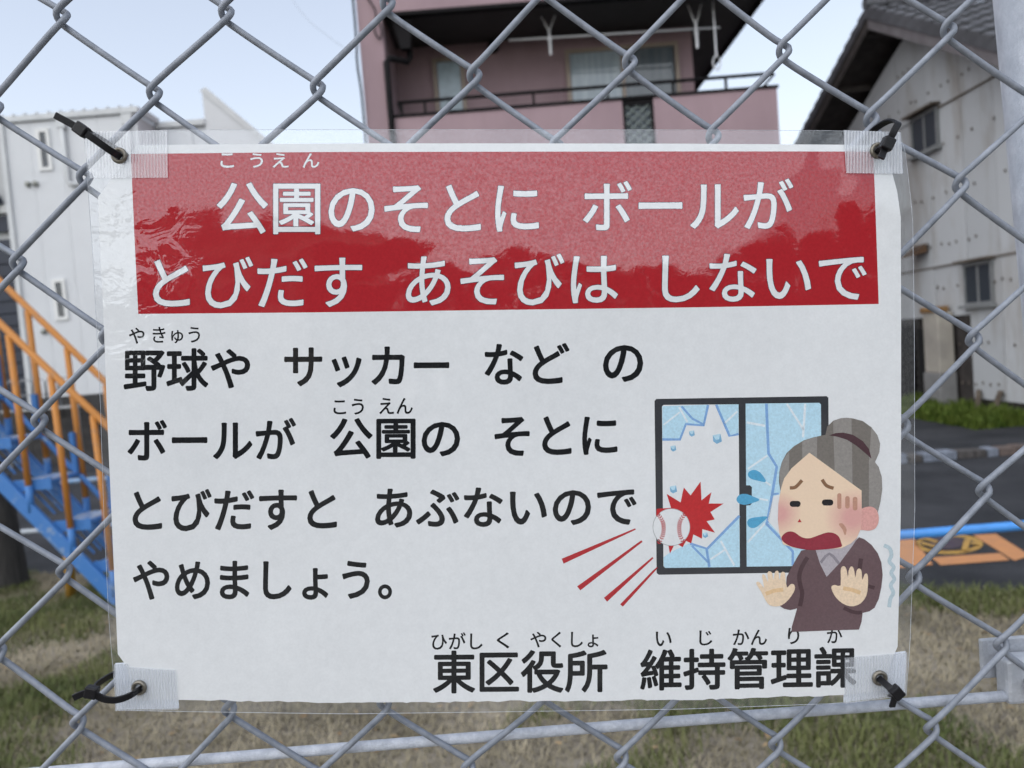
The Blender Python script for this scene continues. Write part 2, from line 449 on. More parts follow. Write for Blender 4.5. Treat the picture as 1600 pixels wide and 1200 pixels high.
# down-pipe with the hopper under the slab
MB().tube([(-1.10, YF + .30, 6.22), (-1.10, YF + .30, 5.66), (-1.13, YF + .24, 5.58), (-1.36, YF + .02, 5.57), (-1.40, YF - .04, 5.5), (-1.40, YF - .04, 3.0)], .045, 8).build('downpipe', black_m, B, smooth=True)
MB().prism([(-1.30, YF + .1, 6.13), (-1.02, YF + .1, 6.13), (-1.06, YF + .1, 5.72), (-1.2, YF + .1, 5.72)], (0, .12, 0)).build('pipe_bracket', black_m, B)
def window(parent, x0, x1, z0, z1, y, fm, panes):
    w = MB(); f = .06
    w.box((x0 - f, y - .06, z0 - f), (x0, y, z1 + f)).box((x1, y - .06, z0 - f), (x1 + f, y, z1 + f))
    w.box((x0, y - .058, z1), (x1, y, z1 + f)).box((x0, y - .058, z0 - f), (x1, y, z0))
    w = w.build('window', fm, parent)
    n = len(panes)
    for k, pmn in enumerate(panes):
        a, b = x0 + (x1 - x0) * k / n, x0 + (x1 - x0) * (k + 1) / n
        yy = y - .012 - .012 * (k % 2)
        MB().box((a + .012, yy - .004, z0), (b - .012, yy, z1)).build('pane', pmn, w)
        if k:
            MB().box((a - .026, y - .05, z0), (a + .026, y - .028, z1)).build('meeting_stile', fm, w)
def glazed(name, base, col2, sc_=6):
    m = pm(name, base, rough=.06, col2=col2, vs=sc_, stretch=(3, 1, .25), spec=.55)
    return m
pane_curt = glazed('curtained_pane', (.36, .42, .46), (.25, .31, .35))
pane_dark = glazed('dim_pane', (.09, .11, .125), (.13, .15, .165))
window(B, 1.30, 2.97, 3.75, 5.93, YB, tan_m, [pane_curt, pane_dark])
window(B, -.80, -.42, 4.2, 5.96, YB, tan_m, [frost_m])
# vent, laundry pole and its hangers
MB().tube([(.12, YB, 6.12), (.12, YB - .10, 6.12), (.12, YB - .16, 6.09)], [.085, .085, .06], 14).build('vent_hood', black_m, B, smooth=True)
LP = thing('laundry_pole', 'long pale laundry pole hanging under the dark slab', 'pole', (1.9, 11.6, 5.9))
pA, pB = atY(795, 63, 11.6), atY(1125, 43, 11.6)
MB().tube([pA, pB], .017, 8).build('pole', pole_m, LP, smooth=True)
for (qx, qy), lab in (((859, 62), 'left'), ((1088, 52), 'middle')):
    b_ = atY(qx, qy, 11.6)
    hg = thing('pole_hanger', {'left': 'white V shaped hanger holding the pole left of the window', 'middle': 'white V shaped hanger holding the pole above the window corner'}[lab], 'hanger', (b_.x, 11.6, 6.22), 'laundry pole hangers')
    MB().tube([(b_.x - .10, 11.6, 6.22), (b_.x, 11.6, b_.z + .12)], .014, 6).build('strut', pole_m, hg)
    MB().tube([(b_.x + .10, 11.6, 6.22), (b_.x, 11.6, b_.z + .12)], .014, 6).build('strut', pole_m, hg)
    MB().tube([(b_.x, 11.6, b_.z + .16), (b_.x, 11.6, b_.z - .22)], .022, 6).build('stem', pole_m, hg)
    MB().tube([(b_.x + .03 * math.cos(a), 11.6, b_.z + .0 + .035 * math.sin(a)) for a in np.linspace(0, 6.0, 9)], .008, 5).build('ring', pole_m, hg)
hk = atY(1120, 100, 11.5)
hg = thing('pole_hanger', 'white hook hanging at the open end of the slab against the sky', 'hanger', (hk.x, 11.5, 6.2), 'laundry pole hangers')
MB().tube([(hk.x, 11.5, 6.2), (hk.x, 11.5, hk.z + .1)], .014, 6).build('stem', pole_m, hg)
MB().tube([(hk.x + .055 * math.cos(a), 11.5, hk.z + .02 + .10 * math.sin(a)) for a in np.linspace(1.2, 7.0, 14)], .012, 6).build('hook', pole_m, hg)
# cables on the left edge of the pink building
cb = MB().tube(crom([(XL - .03, YF - .05, 13), (XL - .035, YF - .06, 9), (XL - .028, YF - .05, 6.1), (XL - .045, YF - .05, 5.5), (XL - .02, YF - .05, 4.9), (XL - .04, YF - .05, 3)], 5), .017, 6).build('wall_cable', black_m, smooth=True)
tag(cb, 'black cable running down the left edge of the pink building', 'cable')
cb = MB().tube(crom([(-1.66, YF - .03, 6.9), (-1.60, YF - .03, 6.45), (-1.49, YF - .04, 6.2), (-1.53, YF - .04, 5.95), (-1.46, YF - .04, 5.82), (-1.43, YF - .04, 5.95), (-1.50, YF - .03, 6.15)], 5), .012, 5).build('cable_loop', black_m, smooth=True)
tag(cb, 'loose dark cable loop at the top of the pink wing wall', 'cable')
wA, wB, wC = atY(440, -30, 22), atY(480, 30, 22), atY(560, 90, 22)
cb = MB().tube(crom([wA, wB, wC], 6), .007, 5).build('overhead_wire', pm('grey_wire', (.42, .46, .52), rough=.9, spec=.1), smooth=True)
tag(cb, 'thin faint overhead wire crossing the pale sky', 'wire')

# ---- old house on the right: gable wall along the view, tile roof
wallo_m = pm('weathered_sheet', (.46, .48, .50), rough=.8, col2=(.28, .25, .22), vs=1.1, det=9, stretch=(1, 1.6, .45), bump=.25, bs=40, rnd=.05, lo=.50, hi=.74)
rust_m = pm('rusty_trim', (.085, .066, .052), rough=.9, col2=(.15, .125, .10), vs=9)
wood_m = pm('dark_eave_wood', (.040, .034, .032), rough=.85, var=.3, vs=6)
bargeb_m = pm('barge_board', (.15, .14, .15), rough=.8, col2=(.10, .09, .095), vs=3)
tile_m = pm('roof_tile', (.070, .072, .080), rough=.6, var=.2, vs=8, rnd=.18)
WX = 6.2
O = thing('old_house', 'old house with stained white sheet walls and dark tiled gable roof', 'house', (6.2, 10.5, 0))
RY, RZ, KN, KF = 11.5, 5.90, .545, .40          # ridge, near and far pitch
def roofz(y):
    return RZ - (RY - y) * KN if y < RY else RZ - (y - RY) * KF
YN, YFR = 7.3, 14.55
core = [(WX + .03, YN, 0), (WX + .03, YFR - .3, 0), (WX + .03, YFR - .3, roofz(YFR - .3) - .35), (WX + .03, RY, RZ - .35), (WX + .03, YN, roofz(YN) - .35)]
MB().prism(core, (7.5, 0, 0)).build('core_wall', wood_m, O)
ys = [7.3, 8.1, 8.9, 9.62, 10.30, 11.10, 11.9, 12.7, 13.5, 14.25]
gate = (10.98, 12.45, 1.30)      # recess for the pillar and gate
for a, b in zip(ys[:-1], ys[1:]):
    for z0, z1, top in ((.22, 2.04, 0), (2.06, 4.22, 0), (4.24, 9, 1)):
        if z0 < 1 and a < 12.4 and b > 10.95:
            if b > 10.95 and a < 12.45: z0 = 1.34
        def lim(y): return min(z1, roofz(y) - .36)
        if lim(a) <= z0 + .03 and lim(b) <= z0 + .03: continue
        off = random.uniform(0, .014)
        y0, y1 = a + .006, b - .006
        pl = [(WX - off, y0, z0), (WX - off, y1, z0)]
        if a < RY < b and top:
            pl += [(WX - off, y1, max(z0, lim(y1))), (WX - off, RY, lim(RY)), (WX - off, y0, max(z0, lim(y0)))]
        else:
            pl += [(WX - off, y1, max(z0 + .001, lim(y1))), (WX - off, y0, max(z0 + .001, lim(y0)))]
        MB().prism(pl, (.04, 0, 0)).build('cladding_sheet', wallo_m, O)
for zz in (2.05, 4.23):
    if zz > 4: ya, yb = 8.9, 11.0
    else: ya, yb = 7.4, 14.2
    MB().box((WX - .022, ya, zz - .012), (WX - .0155, yb, zz + .012)).build('seam_strip', rust_m, O)
nm = MB()
for y in np.arange(7.5, 14.2, .16):
    for zz in (.42, .95, 1.75, 2.35, 3.05, 3.72, 4.5, 5.0):
        if zz > roofz(y) - .5: continue
        if random.random() < .45: continue
        nm.obox((WX - .018, y + random.uniform(-.02, .02), zz + random.uniform(-.02, .02)), Vector((.004, 0, 0)), Vector((0, .013, 0)), Vector((0, 0, .018)))
nm = nm.build('nail_heads', rust_m, O); nm['kind'] = 'stuff'
# windows on the gable wall
def wall_window(y0, y1, z0, z1, nm_m, label):
    w = MB(); X = WX - .05
    w.box((X, y0 - .03, z0 - .03), (WX - .016, y0, z1 + .03)).box((X, y1, z0 - .03), (WX - .016, y1 + .03, z1 + .03))
    w.box((X + .002, y0, z1), (WX - .016, y1, z1 + .03)).box((X + .002, y0, z0 - .03), (WX - .016, y1, z0))
    w = w.build('window', nm_m, O)
    MB().box((WX - .032, y0, z0), (WX - .020, y1, z1)).build('pane', glass_m, w)
    MB().box((X + .01, (y0 + y1) / 2 - .02, z0), (WX - .034, (y0 + y1) / 2 + .02, z1)).build('meeting_stile', nm_m, w)
    MB().box((WX - .15, y0 - .09, z1 + .055), (WX - .016, y1 + .09, z1 + .085)).build('drip_hood', rust_m, w)
    MB().box((WX - .11, y0 - .07, z0 - .075), (WX - .016, y1 + .07, z0 - .032)).build('sill', nm_m, w)
    return w
greyf_m = pm('grey_sash', (.20, .21, .215), rough=.6, var=.1, vs=6)
wall_window(10.82, 11.45, 3.74, 4.22, greyf_m, '')
wall_window(9.78, 10.32, 1.50, 1.98, greyf_m, '')
# eaves: boards, rafters and tiles
RX0, RX1 = 5.62, 13.5
def slab(y0, y1, dz0, dz1, x0, x1, name, m, parent=O):
    z0, z1 = roofz(y0), roofz(y1)
    return MB().prism([(x0, y0, z0 + dz0), (x0, y1, z1 + dz0), (x0, y1, z1 + dz1), (x0, y0, z0 + dz1)], (x1 - x0, 0, 0)).build(name, m, parent)
rf = slab(6.9, RY, -.16, -.03, RX0 + .05, RX1, 'roof', wood_m)
slab(RY, YFR + .25, -.16, -.03, RX0 + .05, RX1, 'roof_board', wood_m)
slab(6.9, RY, -.27, -.035, RX0, RX0 + .045, 'barge_board', bargeb_m)
slab(RY, YFR + .25, -.27, -.035, RX0, RX0 + .045, 'barge_board', wood_m)
for k in range(6):
    y = 8.2 + k * 1.15
    z = roofz(y) - .22
    MB().box((RX0 + .06, y - .04, z - .05), (WX + .02, y + .04, z + .05)).build('purlin_end', wood_m, O)
def tile_mesh(name, w, l, verge=False):
    mb = MB(); n = 7
    prof = []
    for k in range(n):
        u = k / (n - 1)
        prof.append((u * w, .030 * math.sin(u * 2 * math.pi) + .03))
    for y, lift in ((0, .034), (l, 0.0)):
        for x, z in prof: mb.v.append(Vector((x, y, z + lift)))
    for x, z in prof: mb.v.append(Vector((x, 0, z + .004)))
    for k in range(n - 1):
        mb.f.append((k, k + 1, n + k + 1, n + k)); mb.f.append((2 * n + k, 2 * n + k + 1, k + 1, k))
    if verge:   # turned-down outer side
        i = len(mb.v)
        mb.v += [Vector((0, 0, -.10)), Vector((0, l, -.10)), Vector((-.02, 0, -.10)), Vector((-.02, l, -.10)), Vector((-.02, 0, .064)), Vector((-.02, l, .03))]
        mb.f += [(0, n, i + 1, i), (i, i + 1, i + 3, i + 2), (i + 2, i + 3, i + 5, i + 4), (i + 4, i + 5, n, 0), (0, i, i + 2, i + 4)]
    me = bpy.data.meshes.new(name)
    me.from_pydata([tuple(v) for v in mb.v], [], mb.f)
    me.materials.append(tile_m)
    return me
tm, tv = tile_mesh('tile', .30, .31), tile_mesh('verge_tile', .30, .31, True)
def place_tile(me, name, x, y, slope, far=False):
    o = bpy.data.objects.new(name, me); COL.objects.link(o)
    a = math.atan(slope)
    M = Matrix.Translation((x, y, roofz(y) + .0))
    if far:
        M = M @ Matrix.Rotation(math.atan(-slope), 4, 'X') @ Matrix.Scale(-1, 4, (0, 1, 0)) @ Matrix.Identity(4)
    else:
        M = M @ Matrix.Rotation(a, 4, 'X')
    M = M @ Matrix.Rotation(random.uniform(-.012, .012), 4, 'Z') @ Matrix.Translation((0, 0, random.uniform(0, .006)))
    o.parent = rf
    o.matrix_basis = M
    return o
step = .27 * math.cos(math.atan(KN))
for i in range(17):
    y = RY - .27 * math.cos(math.atan(KN)) - i * step
    place_tile(tv, 'verge_tile', RX0, y, KN)
    for j in range(1, 12):
        place_tile(tm, 'tile', RX0 + j * .285, y, KN)
step = .27 * math.cos(math.atan(KF))
for i in range(12):
    y = RY + .27 * math.cos(math.atan(KF)) + i * step
    place_tile(tv, 'verge_tile', RX0, y, KF, True)
for j in range(14):
    x = RX0 - .03 + j * .30
    MB().tube([(x, RY, RZ + .10), (x + .29, RY, RZ + .10)], .085, 9).build('ridge_tile', tile_m, rf, smooth=False)
# pillar, dark doorway, folding lattice gate, little hood
pil_m = pm('stained_concrete', (.42, .39, .34), rough=.9, col2=(.30, .28, .25), vs=2.5, bump=.3, bs=30)
pil2_m = pm('grey_concrete', (.20, .20, .20), rough=.9, var=.15, vs=4)
shade_m = pm('inside_shade', (.008, .008, .009), rough=.9)
GP = thing('gate_pillar', 'stained concrete gate pillar with grey foot beside the dark doorway', 'pillar', (6.1, 10.9, 0))
MB().box((5.95, 10.66, .56), (6.17, 11.04, 1.40)).build('shaft', pil_m, GP, bevel=.015)
MB().box((5.93, 10.64, 0), (6.175, 11.06, .56)).build('foot', pil2_m, GP, bevel=.012)
rb = MB().box((5.92, 10.70, 1.403), (6.15, 11.06, 1.49)).build('rusty_box', pm('rusty_tin', (.30, .17, .06), rough=.8, col2=(.16, .09, .04), vs=12), bevel=.02)
tag(rb, 'flat rusty tin box lying on top of the gate pillar', 'box')
DR = thing('doorway', 'doorway with inner shade painted as a black panel behind the concrete gate pillar', 'doorway', (6.2, 11.4, 0))
MB().box((6.18, 11.10, .02), (6.225, 11.62, 1.18)).build('shade_panel', shade_m, DR)  # solid panel; the doorway's inner shade is put into its near-black colour
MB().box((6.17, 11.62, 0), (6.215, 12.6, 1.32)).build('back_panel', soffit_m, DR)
LG = thing('lattice_gate', 'folding black lattice gate beside the dark doorway', 'gate', (6.1, 11.9, 0))
for k in range(9):
    for sg in (-1, 1):
        y0 = 11.62 + .0; z0 = .05 + k * .13
        ya, yb = (11.62, 12.05) if sg > 0 else (12.05, 11.62)
        MB().tube([(6.13 + .012 * sg, ya, z0), (6.13 + .012 * sg, yb, min(z0 + .30, 1.25))], .011, 5).build('lattice_bar', black_m, LG)
for y in (11.62, 11.76, 11.9, 12.05):
    MB().tube([(6.105, y, .0), (6.105, y, 1.26)], .016, 6).build('gate_bar', black_m, LG)
HD = MB().prism([(6.17, 11.2, 2.42), (6.17, 11.2, 2.30), (5.90, 11.2, 2.24)], (0, .35, 0)).build('wall_hood', pm('black_tin', (.03, .022, .018), rough=.8, col2=(.11, .06, .03), vs=8))
tag(HD, 'small rusty black tin hood on the old house wall', 'hood')
for (y, h, t_), lab in (((10.02, .34, .05), 'thin brown stake leaning on the wall nearer the pillar'), ((9.72, .36, -.03), 'thin brown stake leaning on the wall farther from the pillar')):
    s_ = MB().tube([(6.02, y, 0), (6.10, y + t_, h * .5), (6.15, y + t_ * 2, h)], [.04, .038, .034], 6).build('wooden_stake', rust_m)
    tag(s_, lab, 'stake', 'stakes by the old wall')
# old kerb of rough painted stones across the road
kerb_ms = [pm('kerb_stone_%d' % k, c, rough=.85, var=.35, vs=14, bump=.4, bs=30) for k, c in enumerate(((.055, .05, .048), (.10, .075, .065), (.15, .17, .21), (.045, .045, .05)))]
for kk in kerb_ms: kk.name = 'kerb_stone'
KB = thing('stone_kerb', 'row of rough blotchy kerb stones across the dark road', 'kerb', (4.5, 7.27, 0))
x = 2.6
while x < 9:
    w_ = random.uniform(.10, .22); h_ = random.uniform(.07, .095)
    st = MB().box((x, 7.20 + random.uniform(-.012, .012), 0), (x + w_ - .008, 7.36, h_)).build('kerb_stone', random.choice(kerb_ms), KB, bevel=.012)
    x += w_
# painted markings on the road
paint_m = pm('orange_paint', (.52, .23, .085), rough=.8, col2=(.40, .19, .09), vs=18, det=8, lo=.3, hi=.75)
yel_m = pm('yellow_paint', (.48, .28, .05), rough=.8, col2=(.30, .18, .06), vs=22, det=8, lo=.3, hi=.7)
pur_m = pm('dark_purple_paint', (.045, .030, .050), rough=.85, col2=(.06, .045, .05), vs=14)
def gpt(px, py, z=.008):
    d = ray(px, py); return CAM + d * ((z - CAM.z) / d.z)
RM = thing('road_marking', 'faded orange painted frame round a yellow and purple oval on the road', 'marking', (2.4, 4.4, 0.008))
for q in (((1395, 845), (1428, 842), (1458, 882), (1400, 888)), ((1455, 871), (1562, 864), (1578, 875), (1470, 883)), ((1520, 836), (1556, 834), (1610, 868), (1585, 876)), ((1556, 822), (1620, 818), (1622, 826), (1558, 830))):
    MB().sheet([gpt(*a) for a in q]).build('stripe', paint_m, RM)
oc = (1483, 850)
def ell(cx, cy, a, b, n=28, z=.008): return [gpt(cx + a * math.cos(t), cy + b * math.sin(t), z) for t in np.linspace(0, 2 * math.pi, n, endpoint=False)]
MB().sheet(ell(*oc, 53, 15.5)).build('oval', yel_m, RM)
MB().sheet(ell(oc[0] - 2, oc[1] - 1, 43, 11, z=.012)).build('oval_field', pm('black_road_paint', (.03, .03, .035), rough=.85, var=.2, vs=20), RM)
MB().sheet(ell(oc[0] - 4, oc[1] - 2, 26, 10, z=.016)).build('oval_figure', pur_m, RM)
for q in (((1440, 838), (1466, 845), (1463, 848), (1438, 841)), ((1507, 842), (1517, 842), (1512, 859), (1502, 859)), ((1440, 846), (1462, 852), (1460, 855), (1440, 850)), ((1518, 846), (1530, 848), (1528, 851), (1516, 850))):
    MB().sheet([gpt(*a, .020) for a in q]).build('oval_stroke', yel_m, RM)

# ---- playground: blue steps with orange hand rails
blue_m = pm('blue_paint', (.045, .175, .46), rough=.55, col2=(.26, .34, .44), vs=13, det=9, bump=.2, bs=80, lo=.58, hi=.70)
worn_m = pm('worn_tread', (.42, .45, .50), rough=.45, col2=(.10, .25, .55), vs=16, det=8, metal=.3, lo=.42, hi=.62)
orange_m = pm('orange_paint_metal', (.50, .20, .035), rough=.55, col2=(.33, .17, .08), vs=15, det=9, bump=.2, bs=80, lo=.56, hi=.72)
must_m = pm('mustard_paint', (.40, .22, .03), rough=.55, var=.2, vs=10)
SL = thing('slide_steps', 'blue metal playground steps with orange hand rails', 'steps', (-2.8, 4.75, 0))
YNR, YFA = 4.60, 4.97
def strz(x): return .04 + (-2.47 - x) * 1.231      # stringer line
for yy in (YNR, YFA):
    xa, xb = -4.3, -2.44
    t_ = Vector((xb - xa, 0, strz(xb) - strz(xa))).normalized(); nrm = Vector((-t_.z, 0, t_.x))
    a_, b_ = Vector((xa, yy, strz(xa))), Vector((xb, yy, strz(xb)))
    MB().obox((a_ + b_) / 2, (b_ - a_) / 2, Vector((0, .018, 0)), nrm * .042).build('stringer', blue_m, SL, bevel=.006)
for k in range(-1, 6):
    x = -2.60 - k * .215
    z = strz(x) + .085
    if z < .05: continue
    td = MB().box((x - .02, YNR + .02, z - .028), (x + .20, YFA - .02, z - .004)).build('tread', blue_m, SL, bevel=.004)
    MB().box((x + .01, YNR + .03, z - .004), (x + .185, YFA - .03, z + .002)).build('tread_plate', worn_m, td)
    MB().box((x - .02, YNR + .019, z - .055), (x + .205, YNR + .028, z + .012)).build('tread_side', blue_m, td)
    MB().box((x + .165, YFA - .05, z), (x + .195, YFA - .02, z + .255)).build('riser_bar', blue_m, td)
    MB().tube([(x + .16, YFA - .035, z + .02), (x - .01, YFA - .035, z + .24)], .016, 6).build('riser_brace', blue_m, td)
    for yy2 in (YNR + .10, YNR + .18, YNR + .26):
        MB().tube([(x + .01, yy2, z - .03), (x - .0 + .16, yy2, z - .22)], .007, 5).build('under_bar', blue_m, td)
def railz(x): return 1.15 + (-2.47 - x) * 1.15
for yy, dz in ((YNR, 0), (YFA, .055)):
    MB().tube([(-4.2, yy, railz(-4.2) + dz), (-2.30, yy, railz(-2.30) + dz), (-2.22, yy, railz(-2.22) + dz - .05), (-2.2, yy, railz(-2.2) - .2), (-2.2, yy, .3)], .021, 10).build('hand_rail', orange_m, SL, smooth=True)
    for k in range(9):
        x = -2.50 - k * .225 + (0 if yy == YNR else -.10)
        zt, zb = railz(x) + dz, strz(x) + .16
        tl = -.02
        MB().tube([(x + tl, yy, zt), (x, yy, zb)], .019, 10).build('baluster', orange_m, SL, smooth=True)
        MB().tube([(x, yy, zb + .002), (x, yy, strz(x))], .021, 10).build('baluster_socket', blue_m, SL, smooth=True)
lgA, lgB = atY(110, 862, 4.78), atY(106, 905, 4.95)
MB().tube([atY(106, 850, 4.80), Vector((lgB.x + .04, 4.9, 0))], .032, 8).build('leg', must_m, SL, smooth=True)
# far frame of the slide (deck post out of frame keeps the steps standing)
MB().tube([(-4.25, YNR, strz(-4.25) + .05), (-4.25, YNR, 0)], .03, 8).build('leg', orange_m, SL, smooth=True)
MB().tube([(-4.25, YFA, strz(-4.25) + .05), (-4.25, YFA, 0)], .03, 8).build('leg', orange_m, SL, smooth=True)
# weathered post
wp_m = pm('weathered_wood', (.022, .021, .020), rough=.95, col2=(.05, .047, .044), vs=9, stretch=(6, 6, .5), bump=.6, bs=60)
pts, rs = [], []
for k, (z, r_) in enumerate(((0, .15), (.06, .125), (.2, .115), (.45, .105), (.70, .098), (.78, .09))):
    pts.append((-3.63 + .01 * math.sin(k), 5.32, z)); rs.append(r_)
mbp = MB().tube(pts, rs, 14)
for v in mbp.v:
    v.x += .012 * noise.noise(Vector((v.x * 12, v.y * 12, v.z * 3))); v.y += .012 * noise.noise(Vector((v.x * 12 + 9, v.y * 12, v.z * 3)))
wp = mbp.build('wooden_post', wp_m, smooth=True)
tag(wp, 'dark weathered wooden post stump under the blue steps', 'post')
# low pipe barriers
palep_m = pm('pale_blue_pipe', (.42, .46, .50), rough=.5, col2=(.16, .32, .55), vs=5, lo=.45, hi=.6)
bluep_m = pm('blue_pipe', (.05, .24, .62), rough=.4, var=.12, vs=6)
def barrier(label, y, x0, x1, zs, m, r_, posts):
    t = thing('pipe_barrier', label, 'barrier', ((x0 + x1) / 2, y, 0), 'low pipe barriers along the road')
    for z in zs:
        MB().tube([(x0, y, z), (x1, y, z)], r_, 10).build('rail', m, t, smooth=True)
    for x in posts:
        MB().tube([(x, y, 0), (x, y, zs[-1])], r_, 10).build('post', m, t, smooth=True)
barrier('faded pale pipe barrier behind the blue steps', 6.5, -6.5, -2.2, (.15, .55), palep_m, .022, (-6.5, -4.9, -3.3, -2.2))
barrier('bright blue pipe barrier above the orange road marking', 3.35, 1.2, 3.6, (.435,), bluep_m, .021, (1.2, 3.6))

# ================================================================== GRASS
def blades(name, label, n, green, seed):
    rng = random.Random(seed); V = []; Fc = []
    made = 0
    while made < n:
        x = rng.uniform(-4.6, 4.2); y = rng.uniform(1.7, 5.9)
        if abs(x) > y * .74 + .25: continue
        if y > edgeY(x) + .04 * rng.random() - .02: continue
        pn = noise.noise(Vector((x * .9 + 3, y * .9, 1.7))) + .55 * noise.noise(Vector((x * 2.6, y * 2.6, 5)))
        edge = max(0, 1 - (edgeY(x) - y) / .55)
        wet = 1.3 * pn - .02 + .45 * edge + (.30 if x < -1.7 and y > 3.4 else 0)
        if green:
            if wet < rng.uniform(-.05, .30): continue
            h = rng.uniform(.018, .05) * (1 + .5 * max(0, wet)); w = .0022
        else:
            if rng.random() > .8 - .3 * pn: continue
            h = rng.uniform(.010, .034); w = .0018
        a = rng.uniform(0, 6.283); ln = rng.uniform(.2, 1.1) if green else rng.uniform(.6, 2.2)
        dx, dy = math.cos(a), math.sin(a)
        i = len(V)
        w *= rng.uniform(.7, 1.5)
        V += [(x - dy * w, y + dx * w, 0), (x + dy * w, y - dx * w, 0),
              (x + dx * h * ln * .4 + dy * w * .7, y + dy * h * ln * .4 - dx * w * .7, h * .62), (x + dx * h * ln * .4 - dy * w * .7, y + dy * h * ln * .4 + dx * w * .7, h * .62),
              (x + dx * h * ln, y + dy * h * ln, h)]
        Fc += [(i, i + 1, i + 2, i + 3), (i + 3, i + 2, i + 4)]
        made += 1
    me = bpy.data.meshes.new(name); me.from_pydata(V, [], Fc)
    m = pm(name, (.075, .10, .032), rough=.7, col2=(.16, .17, .065), vs=2.2, spec=.2) if green else pm(name, (.17, .15, .095), rough=.8, col2=(.40, .35, .25), vs=2.4, spec=.2)
    me.materials.append(m)
    o = bpy.data.objects.new(name, me); COL.objects.link(o)
    o['kind'] = 'stuff'; o['label'] = label; o['category'] = 'grass'
    return o
blades('green_grass', 'short green grass tufts growing near the road edge and fence', 70000, True, 1)
blades('dry_grass', 'dry straw coloured grass lying over bare earth', 100000, False, 2)
def fallen_leaves():
    rng = random.Random(9); V = []; Fc = []
    for _ in range(520):
        x = rng.uniform(-3.5, 3.5); y = rng.uniform(1.8, 4.8)
        if y > edgeY(x) + .3: continue
        a = rng.uniform(0, 6.28); l = rng.uniform(.008, .022); w = l * rng.uniform(.35, .6)
        dx, dy = math.cos(a), math.sin(a); z = rng.uniform(.012, .03); i = len(V)
        V += [(x - dx * l, y - dy * l, z), (x - dy * w, y + dx * w, z + .006), (x + dx * l, y + dy * l, z + rng.uniform(0, .01)), (x + dy * w, y - dx * w, z + .004)]
        Fc += [(i, i + 1, i + 2), (i, i + 2, i + 3)]
    me = bpy.data.meshes.new('fallen_leaves'); me.from_pydata(V, [], Fc)
    me.materials.append(pm('fallen_leaves', (.16, .10, .05), rough=.8, col2=(.34, .25, .14), vs=6, spec=.2))
    o = bpy.data.objects.new('fallen_leaves', me); COL.objects.link(o)
    o['kind'] = 'stuff'; o['label'] = 'scattered small brown leaves lying in the grass'; o['category'] = 'leaves'
fallen_leaves()
# weeds at the foot of the old house
def weeds():
    rng = random.Random(5); V = []; Fc = []
    for _ in range(9000):
        y = rng.uniform(8.9, 11.6); x = rng.uniform(5.35, 6.12) + (.12 if y > 10.9 else 0)
        if x < 5.35 + .22 * abs(noise.noise(Vector((y * 2, 3, 0)))) : continue
        h = rng.uniform(.05, .22) * (.6 + .8 * max(0, noise.noise(Vector((x * 3, y * 3, 0))) + .4)); w = rng.uniform(.006, .012)
        a = rng.uniform(0, 6.283); ln = rng.uniform(.2, .8); dx, dy = math.cos(a), math.sin(a); i = len(V)
        V += [(x - dy * w, y + dx * w, 0), (x + dy * w, y - dx * w, 0), (x + dx * h * ln * .4 + dy * w, y + dy * h * ln * .4 - dx * w, h * .6), (x + dx * h * ln * .4 - dy * w, y + dy * h * ln * .4 + dx * w, h * .6), (x + dx * h * ln, y + dy * h * ln, h)]
        Fc += [(i, i + 1, i + 2, i + 3), (i + 3, i + 2, i + 4)]
    me = bpy.data.meshes.new('weeds'); me.from_pydata(V, [], Fc)
    me.materials.append(pm('weeds', (.055, .095, .012), rough=.7, col2=(.12, .16, .03), vs=5, spec=.2))
    o = bpy.data.objects.new('weeds', me); COL.objects.link(o)
    o['kind'] = 'stuff'; o['label'] = 'fresh green weeds along the foot of the old house'; o['category'] = 'grass'
weeds()

# ================================================================== BEHIND THE PHOTOGRAPHER (mirrored in the laminate)
leafb_m = pm('tree_leaves', (.028, .042, .016), rough=.8, col2=(.055, .075, .026), vs=2, spec=.15)
bark_m = pm('bark', (.09, .07, .055), rough=.9, var=.3, vs=8)
def tree_belt():
    rng = random.Random(11); V = []; Fc = []
    for _ in range(26000):
        x = rng.uniform(-13, 13)
        if abs(x + 3.3) < .55 + .2 * noise.noise(Vector((x, 7, 0))) and rng.random() < .9: continue
        top = 2.45 + .50 * noise.noise(Vector((x * .45, 1.5, 0))) + .35 * noise.noise(Vector((x * 1.6, 4.5, 0))) + .12 * x / 13
        z = top * (1 - rng.random() ** 1.6) + .05
        y = -10.8 + rng.uniform(-.9, .9) * (1 - .5 * z / top)
        q = Vector((x, y, z))
        a = Vector((rng.gauss(0, 1), rng.gauss(0, 1), rng.gauss(0, 1))).normalized() * rng.uniform(.06, .12)
        b_ = a.orthogonal() * rng.uniform(.5, .8); i = len(V)
        V += [q - a, q + b_, q + a, q - b_]; Fc.append((i, i + 1, i + 2, i + 3))
    me = bpy.data.meshes.new('tree_belt'); me.from_pydata([tuple(v) for v in V], [], Fc); me.materials.append(leafb_m)
    o = bpy.data.objects.new('tree_belt', me); COL.objects.link(o)
    o['kind'] = 'stuff'; o['label'] = 'dark leafy tree belt mirrored along the lower edge of the red header'; o['category'] = 'trees'
tree_belt()
beige_m = pm('beige_render', (.62, .47, .34), rough=.85, var=.08, vs=1)  # warm beige wall colour with slight mottle
roofb_m = pm('brown_roof', (.20, .12, .08), rough=.8, var=.2, vs=3)
